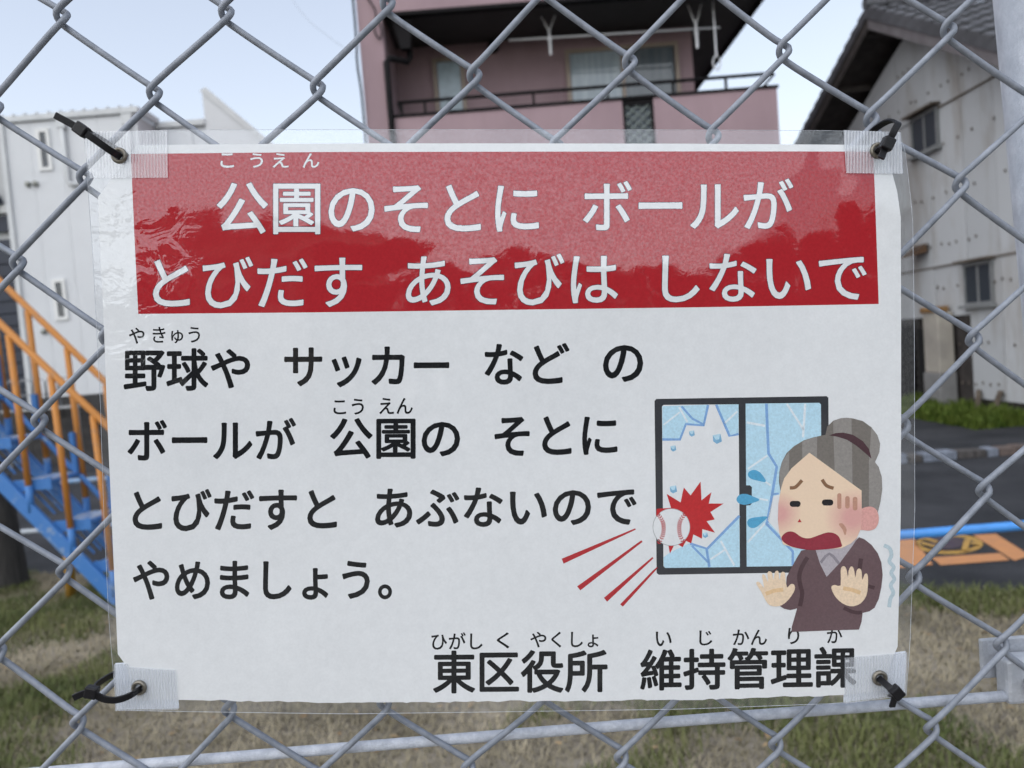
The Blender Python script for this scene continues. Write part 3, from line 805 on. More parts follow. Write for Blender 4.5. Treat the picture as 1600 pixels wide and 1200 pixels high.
def far_house(x, y, w, d, h, label, m, flat=False):
    t = thing('park_side_house', label, 'house', (x, y, 0), 'houses on the far side of the park')
    MB().box((x - w / 2, y - d, 0), (x + w / 2, y, h)).build('wall', m, t)
    if flat:
        MB().box((x - w / 2 - .15, y - d - .15, h), (x + w / 2 + .15, y + .15, h + .2)).build('roof', roofb_m, t)
    else:
        MB().prism([(x - w / 2 - .4, y + .4, h), (x + w / 2 + .4, y + .4, h), (x, y + .4, h + w * .20)], (0, -d - .8, 0)).build('roof', roofb_m, t)
    for k in range(int(w // 2.2)):
        wx = x - w / 2 + 1.1 + k * 2.2
        for z in ([1.0, 3.6] if h > 5 else [1.0]):
            f = MB().box((wx - .55, y + .005, z), (wx + .55, y + .05, z + 1.2)).build('window', frame_m, t)
            MB().box((wx - .48, y + .052, z + .07), (wx + .48, y + .06, z + 1.13)).build('pane', glass_m, f)
far_house(-9.0, -30, 7, 8, 5.6, 'beige house mirrored in the left part of the red header', beige_m)

# ================================================================== CHAIN LINK FENCE
FY = 0.428
J = {(0, 0): (96, 25), (2, 0): (354, 22), (4, 0): (606, 7), (1, 1): (242, 147), (3, 1): (498, 138), (5, 1): (743, 118), (7, 1): (986, 96), (9, 1): (1224, 78), (11, 1): (1484, 42),
     (0, 2): (132, 280), (6, 2): (867, 228), (8, 2): (1114, 211), (10, 2): (1359, 186), (-1, 3): (29, 413), (11, 3): (1502, 283), (-1, 5): (62, 660), (11, 5): (1521, 526), (10, 6): (1411, 665),
     (-1, 7): (101, 896), (11, 7): (1536, 759), (-2, 8): (0, 1019), (10, 8): (1426, 901), (-1, 9): (120, 1132), (1, 9): (358, 1110), (3, 9): (601, 1100), (5, 9): (848, 1085), (11, 9): (1566, 1002),
     (4, 10): (729, 1197), (6, 10): (969, 1181), (8, 10): (1212, 1161), (10, 10): (1455, 1137)}
JK = np.array(list(J.keys()), float)
JW = np.array([[(q := atY(*J[k], FY)).x, q.z] for k in J])
A_ = np.c_[JK, np.ones(len(JK))]
AFF, *_ = np.linalg.lstsq(A_, JW, rcond=None)
RES = JW - A_ @ AFF
def joint(c, r):
    base = np.array([c, r, 1.0]) @ AFF
    d2 = ((JK - np.array([c, r])) ** 2).sum(1)
    w = np.exp(-d2 / (2 * .75 ** 2))
    if w.sum() > 1e-4:
        base = base + (w[:, None] * RES).sum(0) / max(w.sum(), .9)
    return base
wire_m = pm('coated_wire', (.17, .19, .225), rough=.5, col2=(.27, .295, .345), vs=120, det=8, bump=.06, bs=1200, metal=.1, lo=.34, hi=.66)
FN = thing('chain_link_fence', 'grey chain link fence of coated wire with post and rod', 'fence', (0, FY, 0))
WR = .0018
DD, EE = .0024, .0024
C0, C1, R0_, R1_ = -13, 24, -7, 33
def wire(k):
    pts = []
    r = R0_ if (R0_ - k) % 2 == 0 else R0_ + 1
    first = True
    while r < R1_:
        # left bend at (k, r): comes in on the front strand from upper right, leaves on the back strand
        x, z = joint(k, r)
        pts += [(x + .0036, FY - DD, z + .0066), (x - EE * .75, FY - DD * .8, z + .0022), (x - EE * 1.1, FY, z - .0004), (x - EE * .7, FY + DD * .8, z - .0028), (x + .0030, FY + DD, z - .0070)]
        x, z = joint(k + 1, r + 1)
        pts += [(x - .0036, FY + DD, z + .0062), (x + EE * .75, FY + DD * .8, z + .0024), (x + EE * 1.1, FY, z + .0004), (x + EE * .7, FY - DD * .8, z - .0026), (x - .0030, FY - DD, z - .0068)]
        r += 2
    P = ccrom(pts, (2, 7))
    return MB().tube(P, WR, 8).build('wire', wire_m, FN, smooth=True, fix=False)
for k in range(C0, C1):
    wire(k)
galv_m = pm('galvanised_steel', (.36, .385, .43), rough=.5, metal=.35, col2=(.46, .485, .53), vs=70, det=9, bump=.15, bs=500, lo=.38, hi=.62)
rod_m = pm('rod_paint', (.42, .45, .51), rough=.5, metal=.0, col2=(.54, .57, .63), vs=150, det=9, bump=.25, bs=900, lo=.42, hi=.6)
px0 = .345
def pst(z): return (px0 + (1.5 - z) * .047, .466, z)
MB().tube([pst(0), pst(2.02)], .032, 28).build('post', galv_m, FN, smooth=True)
MB().tube([pst(2.021), pst(2.05)], [.034, .02], 28).build('post_cap', galv_m, FN, smooth=True)
rz = atY(1000, 1134, .4335).z
MB().tube([(-1.5, .4345, rz + .0), (-.6, .4345, rz - .001), (.05, .4345, rz + .0005), (.30, .4345, rz)], .0031, 12).build('tension_rod', rod_m, FN, smooth=True)
bk = MB()
bA = atY(1574, 1035, .43); bB = atY(1625, 1100, .43)
bk = MB().box((bA.x, .4305, bB.z), (bA.x + .036, .4425, bA.z + .001)).build('rod_bracket', galv_m, FN, bevel=.0022)
MB().box((bA.x - .006, .4445, bB.z + .010), (bA.x + .03, .4475, bA.z + .008)).build('bracket_plate', galv_m, FN, bevel=.001)
MB().tube([(bA.x + .016, .4305, (bA.z + bB.z) / 2), (bA.x + .016, .424, (bA.z + bB.z) / 2)], .0075, 6).build('bracket_bolt', steel_m, FN)

# ================================================================== SIGN
SG = thing('laminated_sign', 'laminated white paper notice with red header tied to the chain link fence', 'sign', S(800, 1100))
# paper
def paper_mat():
    m, t, b = nodes('notice_paper')
    tc = t.nodes.new('ShaderNodeTexCoord')
    n = t.nodes.new('ShaderNodeTexNoise'); n.inputs['Scale'].default_value = 210; n.inputs['Detail'].default_value = 6
    t.links.new(tc.outputs['Object'], n.inputs['Vector'])
    n2 = t.nodes.new('ShaderNodeTexNoise'); n2.inputs['Scale'].default_value = 16; n2.inputs['Detail'].default_value = 5
    t.links.new(tc.outputs['Object'], n2.inputs['Vector'])
    ad = t.nodes.new('ShaderNodeMath'); ad.operation = 'ADD'
    t.links.new(n.outputs['Fac'], ad.inputs[0]); t.links.new(n2.outputs['Fac'], ad.inputs[1])
    r = t.nodes.new('ShaderNodeValToRGB')
    r.color_ramp.elements[0].position = .30; r.color_ramp.elements[1].position = .70
    r.color_ramp.elements[0].color = (.71, .73, .745, 1); r.color_ramp.elements[1].color = (.79, .81, .825, 1)
    hf = t.nodes.new('ShaderNodeMath'); hf.operation = 'MULTIPLY'; hf.inputs[1].default_value = .5
    t.links.new(ad.outputs[0], hf.inputs[0]); t.links.new(hf.outputs[0], r.inputs[0])
    b.inputs['Roughness'].default_value = .85; b.inputs['Specular IOR Level'].default_value = .1
    t.links.new(r.outputs[0], b.inputs['Base Color'])
    tr = t.nodes.new('ShaderNodeBsdfTranslucent'); tr.inputs[0].default_value = (.75, .75, .73, 1)
    mx = t.nodes.new('ShaderNodeMixShader'); mx.inputs[0].default_value = .10
    out = t.nodes['Material Output']
    t.links.new(b.outputs[0], mx.inputs[1]); t.links.new(tr.outputs[0], mx.inputs[2]); t.links.new(mx.outputs[0], out.inputs['Surface'])
    return laminated(m)
paper_m = paper_mat()
bot = [(1385, 1078), (1316, 1086)]
rng = random.Random(3)
x = 1310
while x > 290:
    yb = np.interp(x, [280, 540, 800, 1070, 1316], [1093.6, 1098, 1095.5, 1093.5, 1086])
    bot.append((x, yb + rng.choice((0, 0, 0, .6, 1.2, -1.2, -.5))))
    x -= rng.uniform(5, 22)
PAPER = [(214, 226.5), (540, 224), (800, 224), (1070, 224.5), (1310, 226), (1372, 227), (1392, 262), (1402, 300), (1407.5, 340), (1408, 500), (1408, 660), (1407.5, 800), (1405, 920), (1402.5, 1010), (1390, 1040)] + bot + [(280, 1093.6), (215, 1094), (197, 1040), (184, 1022), (174, 800), (167, 640), (162, 501), (156, 380), (153, 308)]
ppr = MB().prism([S(*q, -.0002) for q in PAPER], SGN_N * .0002).build('paper', paper_m, SG)
red_m = ink('red_header', (.36, .015, .022), var=.10, vs=700)
HDR = [(204.5, 240.5), (500, 237.5), (800, 237), (1100, 236.5), (1364.5, 236.8), (1368, 330), (1373, 475), (1100, 480), (800, 484), (500, 488), (216, 490.5), (210, 370)]
def face_front(V, t):
    a, b, c = (Vector(V[k]) for k in t[:3])
    return t if (b - a).cross(c - a).dot(SGN_N) > 0 else t[::-1]
def art(name, pts, m, lvl, parent=SG):
    """flat print: polygon of photo pixels laid on the paper, lvl = print layer"""
    o = MB().sheet([S(q[0], q[1], .000012 * lvl) for q in pts])
    o.f = [face_front(o.v, t) for t in o.f]
    return o.build(name, m, parent, fix=False)
art('header_panel', HDR, red_m, 1)

# lettering ------------------------------------------------------------------
GL = {}
def glyph(ch, off):
    k = (ch, off)
    if k not in GL:
        cu = bpy.data.curves.new('glyph', 'FONT'); cu.body = ch; cu.offset = off; cu.resolution_u = 4
        o = bpy.data.objects.new('glyph', cu); COL.objects.link(o)
        bpy.context.view_layer.update()
        me = bpy.data.meshes.new_from_object(o.evaluated_get(bpy.context.evaluated_depsgraph_get()))
        GL[k] = ([(v.co.x, v.co.y) for v in me.vertices], [tuple(p.vertices) for p in me.polygons])
        bpy.data.objects.remove(o); bpy.data.meshes.remove(me); bpy.data.curves.remove(cu)
    return GL[k]
black_ink = ink('black_ink', (.008, .009, .011), var=.2)
white_ink = paper_m
line_ink = ink('outline_ink', (.05, .035, .06), var=.1)
def run(text, L, R, T, B, slope=-.008, off=.012, m=black_ink, lvl=3, outline=None):
    """letters of one word: fitted to its left, right, top and bottom edge in the photo"""
    xs_, ys_ = [], []
    for i, ch in enumerate(text):
        v, f = glyph(ch, 0)
        xs_ += [p[0] + i for p in v]; ys_ += [p[1] for p in v]
    of = max(off, 0)
    x0, x1, y0, y1 = min(xs_) - of, max(xs_) + of, min(ys_) - of, max(ys_) + of
    sx, sy = (R - L) / (x1 - x0), (B - T) / (y1 - y0)
    xm = (L + R) / 2
    def put(i, ch, bold, mat_, lvl_, name, parent):
        v, f = glyph(ch, 0)
        P = []; Fs = []
        ring = [(0, 0)] if bold < .003 else [(0, 0)] + [(bold * math.cos(k * math.pi / 4), bold * math.sin(k * math.pi / 4)) for k in range(8)]
        for kk, (bx, by) in enumerate(ring):      # heavier weight: strokes thickened on all sides
            i0 = len(P)
            for (gx, gy) in v:
                px = L + (gx + bx + i - x0) * sx
                py = B - (gy + by - y0) * sy + slope * (px - xm)
                P.append(tuple(S(px, py, .000012 * lvl_ + .0000006 * kk)))
            Fs += [face_front(P, tuple(i0 + q for q in t)) for t in f]
        me = bpy.data.meshes.new(name); me.from_pydata(P, [], Fs); me.materials.append(mat_)
        o = bpy.data.objects.new(name, me); COL.objects.link(o); attach(o, parent)
        return o
    for i, ch in enumerate(text):
        if ch == ' ': continue
        lt = put(i, ch, off, m, lvl, 'letter', SG)
        if outline:
            put(i, ch, max(off, 0) + outline, line_ink, lvl - 1, 'outline', lt)
# header
for ch, a, b in (('こ', 344.5, 365.5), ('う', 391, 411), ('え', 426, 451), ('ん', 473, 499)):
    run(ch, a, b, 239.5, 262, 0, .010, white_ink, 3, .012)
run('公園のそとに', 338.5, 842, 285, 366, .0, .010, white_ink, 3, .011)
run('ボールが', 911, 1239.5, 280, 359, -.006, .010, white_ink, 3, .011)
run('とびだす', 239, 566, 401, 481.5, -.006, .010, white_ink, 3, .011)
run('あそびは', 634, 965.5, 397, 477.5, -.010, .010, white_ink, 3, .011)
run('しないで', 1034.5, 1354, 396, 471, -.010, .010, white_ink, 3, .011)
# body
run('や', 201.5, 226, 512, 537, -.005, .014)
run('きゅう', 238.6, 312.6, 510.5, 536.5, -.005, .010)
run('野球', 193, 325.8, 544, 611, -.005, .022)
run('や', 329, 391, 545, 607, -.005, .020)
run('サッカー', 444, 702, 541.5, 605, -.006, .020)
run('など', 757, 890, 536, 601, -.006, .020)
run('の', 942, 1005, 539, 597, -.006, .020)
run('ボールが', 199, 462.7, 653.5, 719, -.006, .020)
run('こう', 521, 568.6, 623, 648, -.006, .014)
run('えん', 592.5, 645, 621.5, 647, -.006, .014)
run('公園の', 515.5, 719, 652.6, 717, -.006, .020)
run('そとに', 772.4, 965, 650, 712, -.008, .020)
run('とびだすと', 207, 526.5, 763.5, 829.6, -.008, .020)
run('あぶないので', 586, 994.7, 761, 823, -.010, .020)
run('やめましょう。', 207.5, 612.6, 875, 937.5, -.004, .020)
# footer
run('ひがし', 674, 754, 988, 1015, -.008, .014)
run('く', 776, 796, 988, 1013, -.008, .014)
run('やく', 828.5, 877, 987, 1012, -.008, .014)
run('しょ', 892, 935, 987, 1011.6, -.008, .014)
run('東区役所', 676.4, 949.4, 1015.5, 1083, -.008, .020)
run('い', 1024.6, 1049.4, 986.7, 1009.8, -.01, .014)
run('じ', 1092.6, 1113, 985, 1008.6, -.01, .014)
run('かん', 1145, 1198.5, 983.4, 1008, -.01, .014)
run('り', 1231, 1249, 981, 1006.5, -.01, .014)
run('か', 1292, 1316, 981, 1005, -.01, .014)
run('維持管理課', 1000, 1338.5, 1012, 1077, -.015, .022)

# illustration ------------------------------------------------------------------
def cA(p): return (1000 + p[0] / 3, 600 + p[1] / 3)
def cB(p): return (1160 + p[0] / 5.219, 630 + p[1] / 5.219)
def cC(p): return (1160 + p[0] / 6.154, 830 + p[1] / 6.154)
def cG(p): return (580 + p[0] / 3.636, 730 + p[1] / 3.636)
def pol(f, pts, sm=0):
    q = [f(p) for p in pts]
    return [tuple(a) for a in crom(q, sm, True)] if sm else q
def stroke(pts, w, w2=None):
    """ribbon along a pixel polyline"""
    P = [np.array(p, float) for p in pts]; n = len(P); Lf, Rt = [], []
    for i, p in enumerate(P):
        t = P[min(i + 1, n - 1)] - P[max(i - 1, 0)]; t = t / (np.linalg.norm(t) + 1e-9)
        nn = np.array([-t[1], t[0]]); ww = w if w2 is None else w + (w2 - w) * i / (n - 1)
        Lf.append(p + nn * ww / 2); Rt.append(p - nn * ww / 2)
    return [tuple(a) for a in Lf + Rt[::-1]]
def rrect(x0, y0, x1, y1, r_):
    o = []
    for cx, cy, a0 in ((x1 - r_, y0 + r_, -90), (x1 - r_, y1 - r_, 0), (x0 + r_, y1 - r_, 90), (x0 + r_, y0 + r_, 180)):
        for k in range(5):
            a = RAD(a0 + k * 22.5); o.append((cx + r_ * math.cos(a), cy + r_ * math.sin(a)))
    return o
I = {k: ink(k + '_ink', c) for k, c in dict(frame=(.040, .042, .048), glass=(.44, .65, .77), crack=(.20, .36, .63), pale=(.66, .73, .78), drop=(.085, .34, .55), redmark=(.40, .028, .035),
     hair=(.165, .15, .135), hairlight=(.25, .235, .22), tie=(.065, .030, .038), mouth=(.26, .026, .045), jacket=(.125, .078, .086), fold=(.068, .038, .044), shirt=(.40, .37, .40), collar=(.24, .22, .25),
     brow=(.22, .115, .062), eye=(.012, .011, .014), line=(.46, .25, .18), palm=(.68, .47, .27), hand=(.74, .58, .42), ear=(.63, .33, .30), shiver=(.43, .53, .58), shard=(.20, .40, .58)).items()}
W_ = art('window_picture', [cA(p) for p in [(76, 70), (875, 57), (883, 64), (889, 880), (720, 884), (600, 886), (88, 894), (78, 886), (68, 80)]], I['frame'], 2)
lp = art('left_pane', [cA(p) for p in [(110, 98), (462, 95), (468, 858), (118, 862), (110, 854), (103, 106)]], paper_m, 3, W_)
art('right_pane', [cA(p) for p in [(495, 92), (840, 88), (848, 96), (853, 852), (500, 856)]], I['glass'], 3, W_)
for pts in ([(105, 104), (318, 97), (298, 195), (215, 187), (187, 262), (105, 262)], [(355, 97), (462, 95), (462, 237), (420, 246)], [(465, 615), (468, 858), (118, 862), (111, 854), (110, 812), (140, 790), (240, 742), (315, 775)]):
    art('glass_shard', [cA(p) for p in pts], I['glass'], 4, W_)
for pts, w in (([(105, 260), (187, 260), (215, 188), (298, 194), (319, 98)], 12), ([(195, 105), (245, 162), (298, 190)], 10), ([(357, 97), (420, 244), (462, 234)], 12), ([(466, 618), (315, 772), (235, 748)], 12), ([(312, 772), (325, 858)], 12), ([(243, 758), (322, 838)], 10),
               ([(592, 92), (602, 325), (641, 388), (597, 650)], 13), ([(588, 650), (650, 715), (716, 785), (716, 850)], 12), ([(622, 517), (650, 513)], 9)):
    art('crack', stroke([cA(p) for p in pts], w / 3), I['crack'], 5, W_)
art('hole', [cA(p) for p in [(624, 526), (660, 516), (655, 705), (598, 640)]], paper_m, 5, W_)
for pts, w in (([(183, 108), (222, 178)], 9), ([(110, 192), (186, 132)], 8), ([(456, 128), (396, 184)], 9), ([(378, 735), (442, 850)], 10), ([(330, 822), (396, 778)], 9), ([(500, 180), (586, 196)], 11), ([(688, 92), (768, 216)], 10), ([(774, 92), (764, 250)], 11), ([(505, 398), (596, 336)], 9), ([(505, 742), (586, 652)], 9), ([(560, 538), (600, 545)], 9), ([(570, 445), (612, 475)], 8)):
    art('glass_line', stroke([cA(p) for p in pts], w / 3), I['pale'], 5, W_)
for x, y, s_ in ((242, 232, 15), (360, 257, 24), (155, 302, 15), (155, 494, 19), (305, 708, 14)):
    art('splinter', [cA(p) for p in [(x - s_ * .8, y - s_ * .7), (x + s_ * .7, y - s_), (x + s_, y + s_ * .5), (x, y + s_), (x - s_ * .7, y + s_ * .5)]], I['shard'], 5, W_)
    art('splinter_light', [cA(p) for p in [(x - s_ * .8, y - s_ * .7), (x + s_ * .7, y - s_), (x + s_ * .4, y + s_ * .1), (x - s_ * .2, y + s_ * .2)]], I['glass'], 6, W_)
art('window_handle', [cA(p) for p in [(494, 475), (515, 475), (524, 484), (524, 560), (516, 568), (494, 570)]], I['frame'], 5, W_)
for pts in ([(505, 425), (515, 408), (540, 403), (568, 420), (590, 458), (548, 452), (518, 443)], [(452, 540), (465, 520), (495, 515), (530, 527), (560, 543), (525, 558), (490, 566), (462, 558)], [(502, 652), (512, 632), (545, 624), (597, 622), (565, 655), (540, 673), (515, 672)]):
    art('droplet', pol(cA, pts, 4), I['drop'], 7)
art('burst', [cA(p) for p in [(284, 457), (288, 545), (335, 507), (322, 560), (392, 560), (330, 600), (350, 635), (312, 643), (352, 697), (292, 680), (290, 725), (250, 705), (240, 747), (215, 735), (200, 765), (165, 745), (140, 795), (130, 740), (75, 640), (78, 585), (145, 580), (125, 515), (190, 555), (205, 485), (237, 522)]], ink('burst_ink', (.46, .022, .026)), 7)
def disc(c, r_, n=40): return [(c[0] + r_ * math.cos(t), c[1] + r_ * math.sin(t)) for t in np.linspace(0, 2 * math.pi, n, endpoint=False)]
bc = cA((147, 671))
bl = art('ball_picture', disc(bc, 29.3), ink('ball_edge_ink', (.36, .37, .38)), 8)
art('ball_face', disc(bc, 28.4), paper_m, 9, bl)
for arc, sg in (([(82, 608), (104, 640), (111, 672), (106, 710), (86, 748)], 1), ([(213, 606), (190, 638), (183, 672), (188, 710), (208, 748)], -1)):
    Pt = crom([cA(p) for p in arc], 4)
    for i in range(0, len(Pt) - 1):
        t = Pt[i + 1] - Pt[i]; t = t / np.linalg.norm(t); nn = np.array([-t[1], t[0]])
        c_ = Pt[i] + t * 1.2
        art('stitch', stroke([c_ + nn * 3.2 - t * 1.1, c_ + t * .8, c_ - nn * 3.2 - t * 1.1], 1.7), I['redmark'], 10, bl)
for q in ([(1082, 520), (1500, 347), (1503, 355), (1093, 548)], [(1170, 677), (1535, 415), (1542, 424), (1188, 700)], [(1322, 742), (1597, 510), (1604, 517), (1340, 764)], [(1414, 779), (1597, 590), (1625, 565), (1631, 570), (1430, 792)]):
    art('speed_line', [cG(p) for p in q], I['redmark'], 2)
# the drawn person
BD = art('figure_picture', pol(cC, [(565, 185), (520, 260), (470, 350), (425, 440), (420, 500), (430, 560), (425, 620), (355, 715), (400, 745), (460, 758), (525, 742), (500, 830), (475, 915), (470, 968), (800, 955), (1120, 945), (1145, 870), (1155, 785), (1220, 770), (1270, 735), (1310, 650), (1335, 540), (1348, 420), (1335, 300), (1300, 210), (1240, 130), (1170, 75), (1120, 58), (1080, 100), (900, 140), (705, 160)]), I['jacket'], 11)
art('shirt', pol(cC, [(700, 150), (705, 185), (745, 310), (808, 438), (935, 305), (1050, 150), (1110, 60), (950, 100)]), I['shirt'], 12, BD)
art('collar', stroke([cC(p) for p in [(752, 302), (800, 238), (835, 216), (872, 240), (928, 312)]], 26 / 6.154), I['collar'], 13, BD)
for pts, w in (([(625, 250), (572, 340), (546, 430), (556, 520), (574, 600), (552, 720)], 42), ([(1140, 262), (1125, 362)], 42), ([(1208, 528), (1270, 545)], 36), ([(972, 735), (1040, 768), (1100, 782), (1148, 780)], 36)):
    art('sleeve_fold', stroke([tuple(a) for a in crom([cC(p) for p in pts], 3)], w / 6.154), I['fold'], 12, BD)
art('left_hand', pol(cC, [(430, 540), (460, 510), (490, 508), (505, 540), (490, 590), (440, 660), (380, 710), (320, 722), (260, 710), (220, 660), (180, 580), (135, 510), (140, 485), (170, 495), (208, 545), (190, 440), (192, 416), (215, 420), (247, 490), (240, 400), (262, 385), (285, 400), (297, 470), (310, 400), (322, 382), (345, 385), (352, 445), (360, 465), (370, 400), (395, 390), (410, 410), (416, 485)], 2), I['hand'], 14, BD)
art('right_hand', pol(cC, [(943, 520), (943, 380), (958, 340), (985, 340), (1003, 380), (1014, 445), (1020, 380), (1040, 340), (1062, 345), (1075, 385), (1085, 445), (1095, 385), (1115, 358), (1140, 370), (1148, 420), (1152, 468), (1170, 420), (1190, 405), (1205, 430), (1205, 530), (1190, 620), (1140, 690), (1070, 720), (1000, 712), (930, 670), (880, 610), (855, 550), (860, 525), (890, 515)], 2), I['hand'], 14, BD)
art('palm_line', stroke([cC(p) for p in [(222, 602), (300, 572), (392, 560)]], 38 / 6.154), I['palm'], 15, BD)
art('palm_line', stroke([cC(p) for p in [(968, 548), (1050, 562), (1134, 592)]], 38 / 6.154), I['palm'], 15, BD)
art('shiver_line', stroke([tuple(a) for a in crom([cC(p) for p in [(1360, 135), (1415, 165), (1432, 230), (1412, 290), (1455, 345), (1430, 400), (1460, 460), (1425, 520), (1450, 590), (1422, 650), (1410, 730)]], 4)], 36 / 6.154), I['shiver'], 11)
HR = art('hair_picture', pol(cB, [(318, 760), (297, 640), (300, 560), (320, 480), (360, 405), (420, 350), (500, 302), (570, 280), (640, 264), (676, 258), (690, 190), (740, 142), (800, 122), (850, 118), (900, 124), (980, 145), (1050, 195), (1100, 260), (1122, 330), (1115, 400), (1080, 480), (1110, 520), (1135, 600), (1139, 700), (1125, 800), (1100, 900), (900, 900), (500, 800)]), I['hair'], 16)
for pts in ([(738, 143), (800, 123), (850, 119), (888, 122), (892, 330), (897, 670), (752, 570), (742, 270)], [(485, 312), (545, 289), (608, 274), (606, 460), (548, 420), (488, 465)], [(1050, 197), (1100, 262), (1121, 330), (1114, 400), (1079, 480), (1109, 521), (1134, 600), (1138, 700), (1124, 800), (1100, 895), (1030, 880), (1030, 480)], [(301, 560), (321, 481), (380, 388), (380, 560), (312, 715)]):
    art('hair_stripe', pol(cB, pts), I['hairlight'], 17, HR)
art('hair_tie', pol(cB, [(706, 262), (760, 243), (820, 239), (900, 257), (980, 308), (1032, 375), (1051, 452), (1010, 415), (930, 347), (850, 297), (770, 272)]), I['tie'], 18, HR)
def face_mat():
    m, t, b = nodes('face_ink')
    b.inputs['Roughness'].default_value = .75; b.inputs['Specular IOR Level'].default_value = .15
    ge = t.nodes.new('ShaderNodeNewGeometry')
    prev = None
    for (q, r_) in ((cB((300, 900)), .012), (cB((900, 930)), .016)):
        vd = t.nodes.new('ShaderNodeVectorMath'); vd.operation = 'DISTANCE'; vd.inputs[1].default_value = S(*q)
        t.links.new(ge.outputs['Position'], vd.inputs[0])
        mr = t.nodes.new('ShaderNodeMapRange'); mr.inputs['From Min'].default_value = r_; mr.inputs['From Max'].default_value = r_ * .25
        t.links.new(vd.outputs['Value'], mr.inputs[0])
        if prev is None: prev = mr.outputs[0]
        else:
            a = t.nodes.new('ShaderNodeMath'); a.operation = 'MAXIMUM'
            t.links.new(prev, a.inputs[0]); t.links.new(mr.outputs[0], a.inputs[1]); prev = a.outputs[0]
    mx = t.nodes.new('ShaderNodeMix'); mx.data_type = 'RGBA'
    mx.inputs[6].default_value = (.76, .585, .43, 1); mx.inputs[7].default_value = (.63, .34, .31, 1)
    t.links.new(prev, mx.inputs[0]); t.links.new(mx.outputs[2], b.inputs['Base Color'])
    return laminated(m)
FC = art('face_picture', pol(cB, [(545, 403), (970, 712), (972, 860), (965, 1020), (930, 1100), (880, 1145), (805, 1182), (560, 1196), (430, 1180), (330, 1150), (300, 1060), (288, 950), (292, 820), (312, 700), (340, 612), (400, 530)]), face_mat(), 19)
art('ear', pol(cB, [(968, 862), (1030, 842), (1082, 858), (1108, 910), (1108, 970), (1082, 1020), (1035, 1038), (985, 1034), (945, 1020), (945, 900)], 3), I['ear'], 18, HR)
art('eye', [cB(p) for p in rrect(385, 796, 473, 845, 22)], I['eye'], 20, FC)
art('eye', [cB(p) for p in rrect(647, 784, 740, 834, 24)], I['eye'], 20, FC)
art('brow', stroke([tuple(a) for a in crom([cB(p) for p in [(385, 690), (432, 683), (485, 628)]], 5)], 28 / 5.219), I['brow'], 20, FC)
art('brow', stroke([tuple(a) for a in crom([cB(p) for p in [(648, 622), (685, 672), (742, 693)]], 5)], 28 / 5.219), I['brow'], 20, FC)
for x, a_, b_, w in ((789, 733, 862, 34), (855, 757, 858, 36), (917, 763, 874, 38)):
    art('worry_line', [cB(p) for p in rrect(x - w / 2, a_, x + w / 2, b_, w / 2 - 1)], I['line'], 20, FC)
art('nose', [cB(p) for p in [(465, 942), (482, 970), (448, 970)]], I['redmark'], 20, FC)
art('cheek_line', pol(cB, [(785, 986), (815, 980), (845, 1020), (846, 1050), (834, 1076), (815, 1030)], 3), I['line'], 20, FC)
art('mouth', pol(cB, [(318, 1110), (328, 1075), (370, 1047), (420, 1050), (480, 1090), (540, 1101), (610, 1080), (680, 1055), (740, 1057), (785, 1087), (805, 1140), (804, 1170), (700, 1188), (560, 1196), (440, 1180), (360, 1150)], 3), I['mouth'], 21, FC)

# laminate film over everything ------------------------------------------------------------------
def film_mat():
    m, t, b = nodes('laminate_film')
    t.nodes.remove(b)
    tr = t.nodes.new('ShaderNodeBsdfTransparent'); tr.inputs[0].default_value = (.95, .96, .97, 1)
    df = t.nodes.new('ShaderNodeBsdfDiffuse'); df.inputs[0].default_value = (.8, .82, .85, 1)
    mx0 = t.nodes.new('ShaderNodeMixShader'); mx0.inputs[0].default_value = .05
    t.links.new(tr.outputs[0], mx0.inputs[1]); t.links.new(df.outputs[0], mx0.inputs[2])
    t.links.new(mx0.outputs[0], t.nodes['Material Output'].inputs['Surface'])
    return laminated(m)
film_m = film_mat()
TOP = [(133, 210), (263, 203), (540, 202.5), (800, 202.5), (1070, 203), (1300, 204), (1406, 208)]
BOT = [(182, 1110), (300, 1112), (540, 1115.5), (800, 1112), (1070, 1108), (1318, 1098.7), (1416, 1087)]
LEF = [(133, 210), (138, 304), (145, 400), (157, 636), (162, 800), (170, 969), (182, 1110)]
RIG = [(1406, 208), (1415, 240), (1426, 337), (1428.6, 520), (1429.5, 800), (1422, 1002), (1416, 1087)]
def along(P, s):
    P = np.array(P, float); d = np.r_[0, np.cumsum(np.linalg.norm(np.diff(P, axis=0), axis=1))]; d /= d[-1]
    return np.array([np.interp(s, d, P[:, 0]), np.interp(s, d, P[:, 1])])
OUTL = [tuple(along(TOP, k / 30)) for k in range(30)] + [tuple(along(RIG, k / 30)) for k in range(30)] + [tuple(along(BOT, 1 - k / 30)) for k in range(30)] + [tuple(along(LEF, 1 - k / 30)) for k in range(30)]
ring_v = [S(*q, -.0001) for q in OUTL] + [S(*q, -.0001) for q in PAPER]
flat = [[Vector((q[0], q[1], 0)) for q in OUTL], [Vector((q[0], q[1], 0)) for q in PAPER]]
mbf = MB(); mbf.v = ring_v
mbf.f = [face_front(ring_v, tuple(t)) for t in tessellate_polygon(flat)]
film = mbf.build('film', film_m, SG, fix=False)
glint_m = pm('cut_edge_glint', (.5, .53, .58), rough=.3, var=.2, vs=400)  # pale colour stands for the light caught along the film's cut edge
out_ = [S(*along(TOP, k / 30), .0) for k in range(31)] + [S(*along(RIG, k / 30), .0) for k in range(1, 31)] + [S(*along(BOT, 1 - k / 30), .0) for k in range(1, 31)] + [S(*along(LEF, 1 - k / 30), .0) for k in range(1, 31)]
MB().tube(out_, .00010, 5).build('film_edge_glint', glint_m, SG)

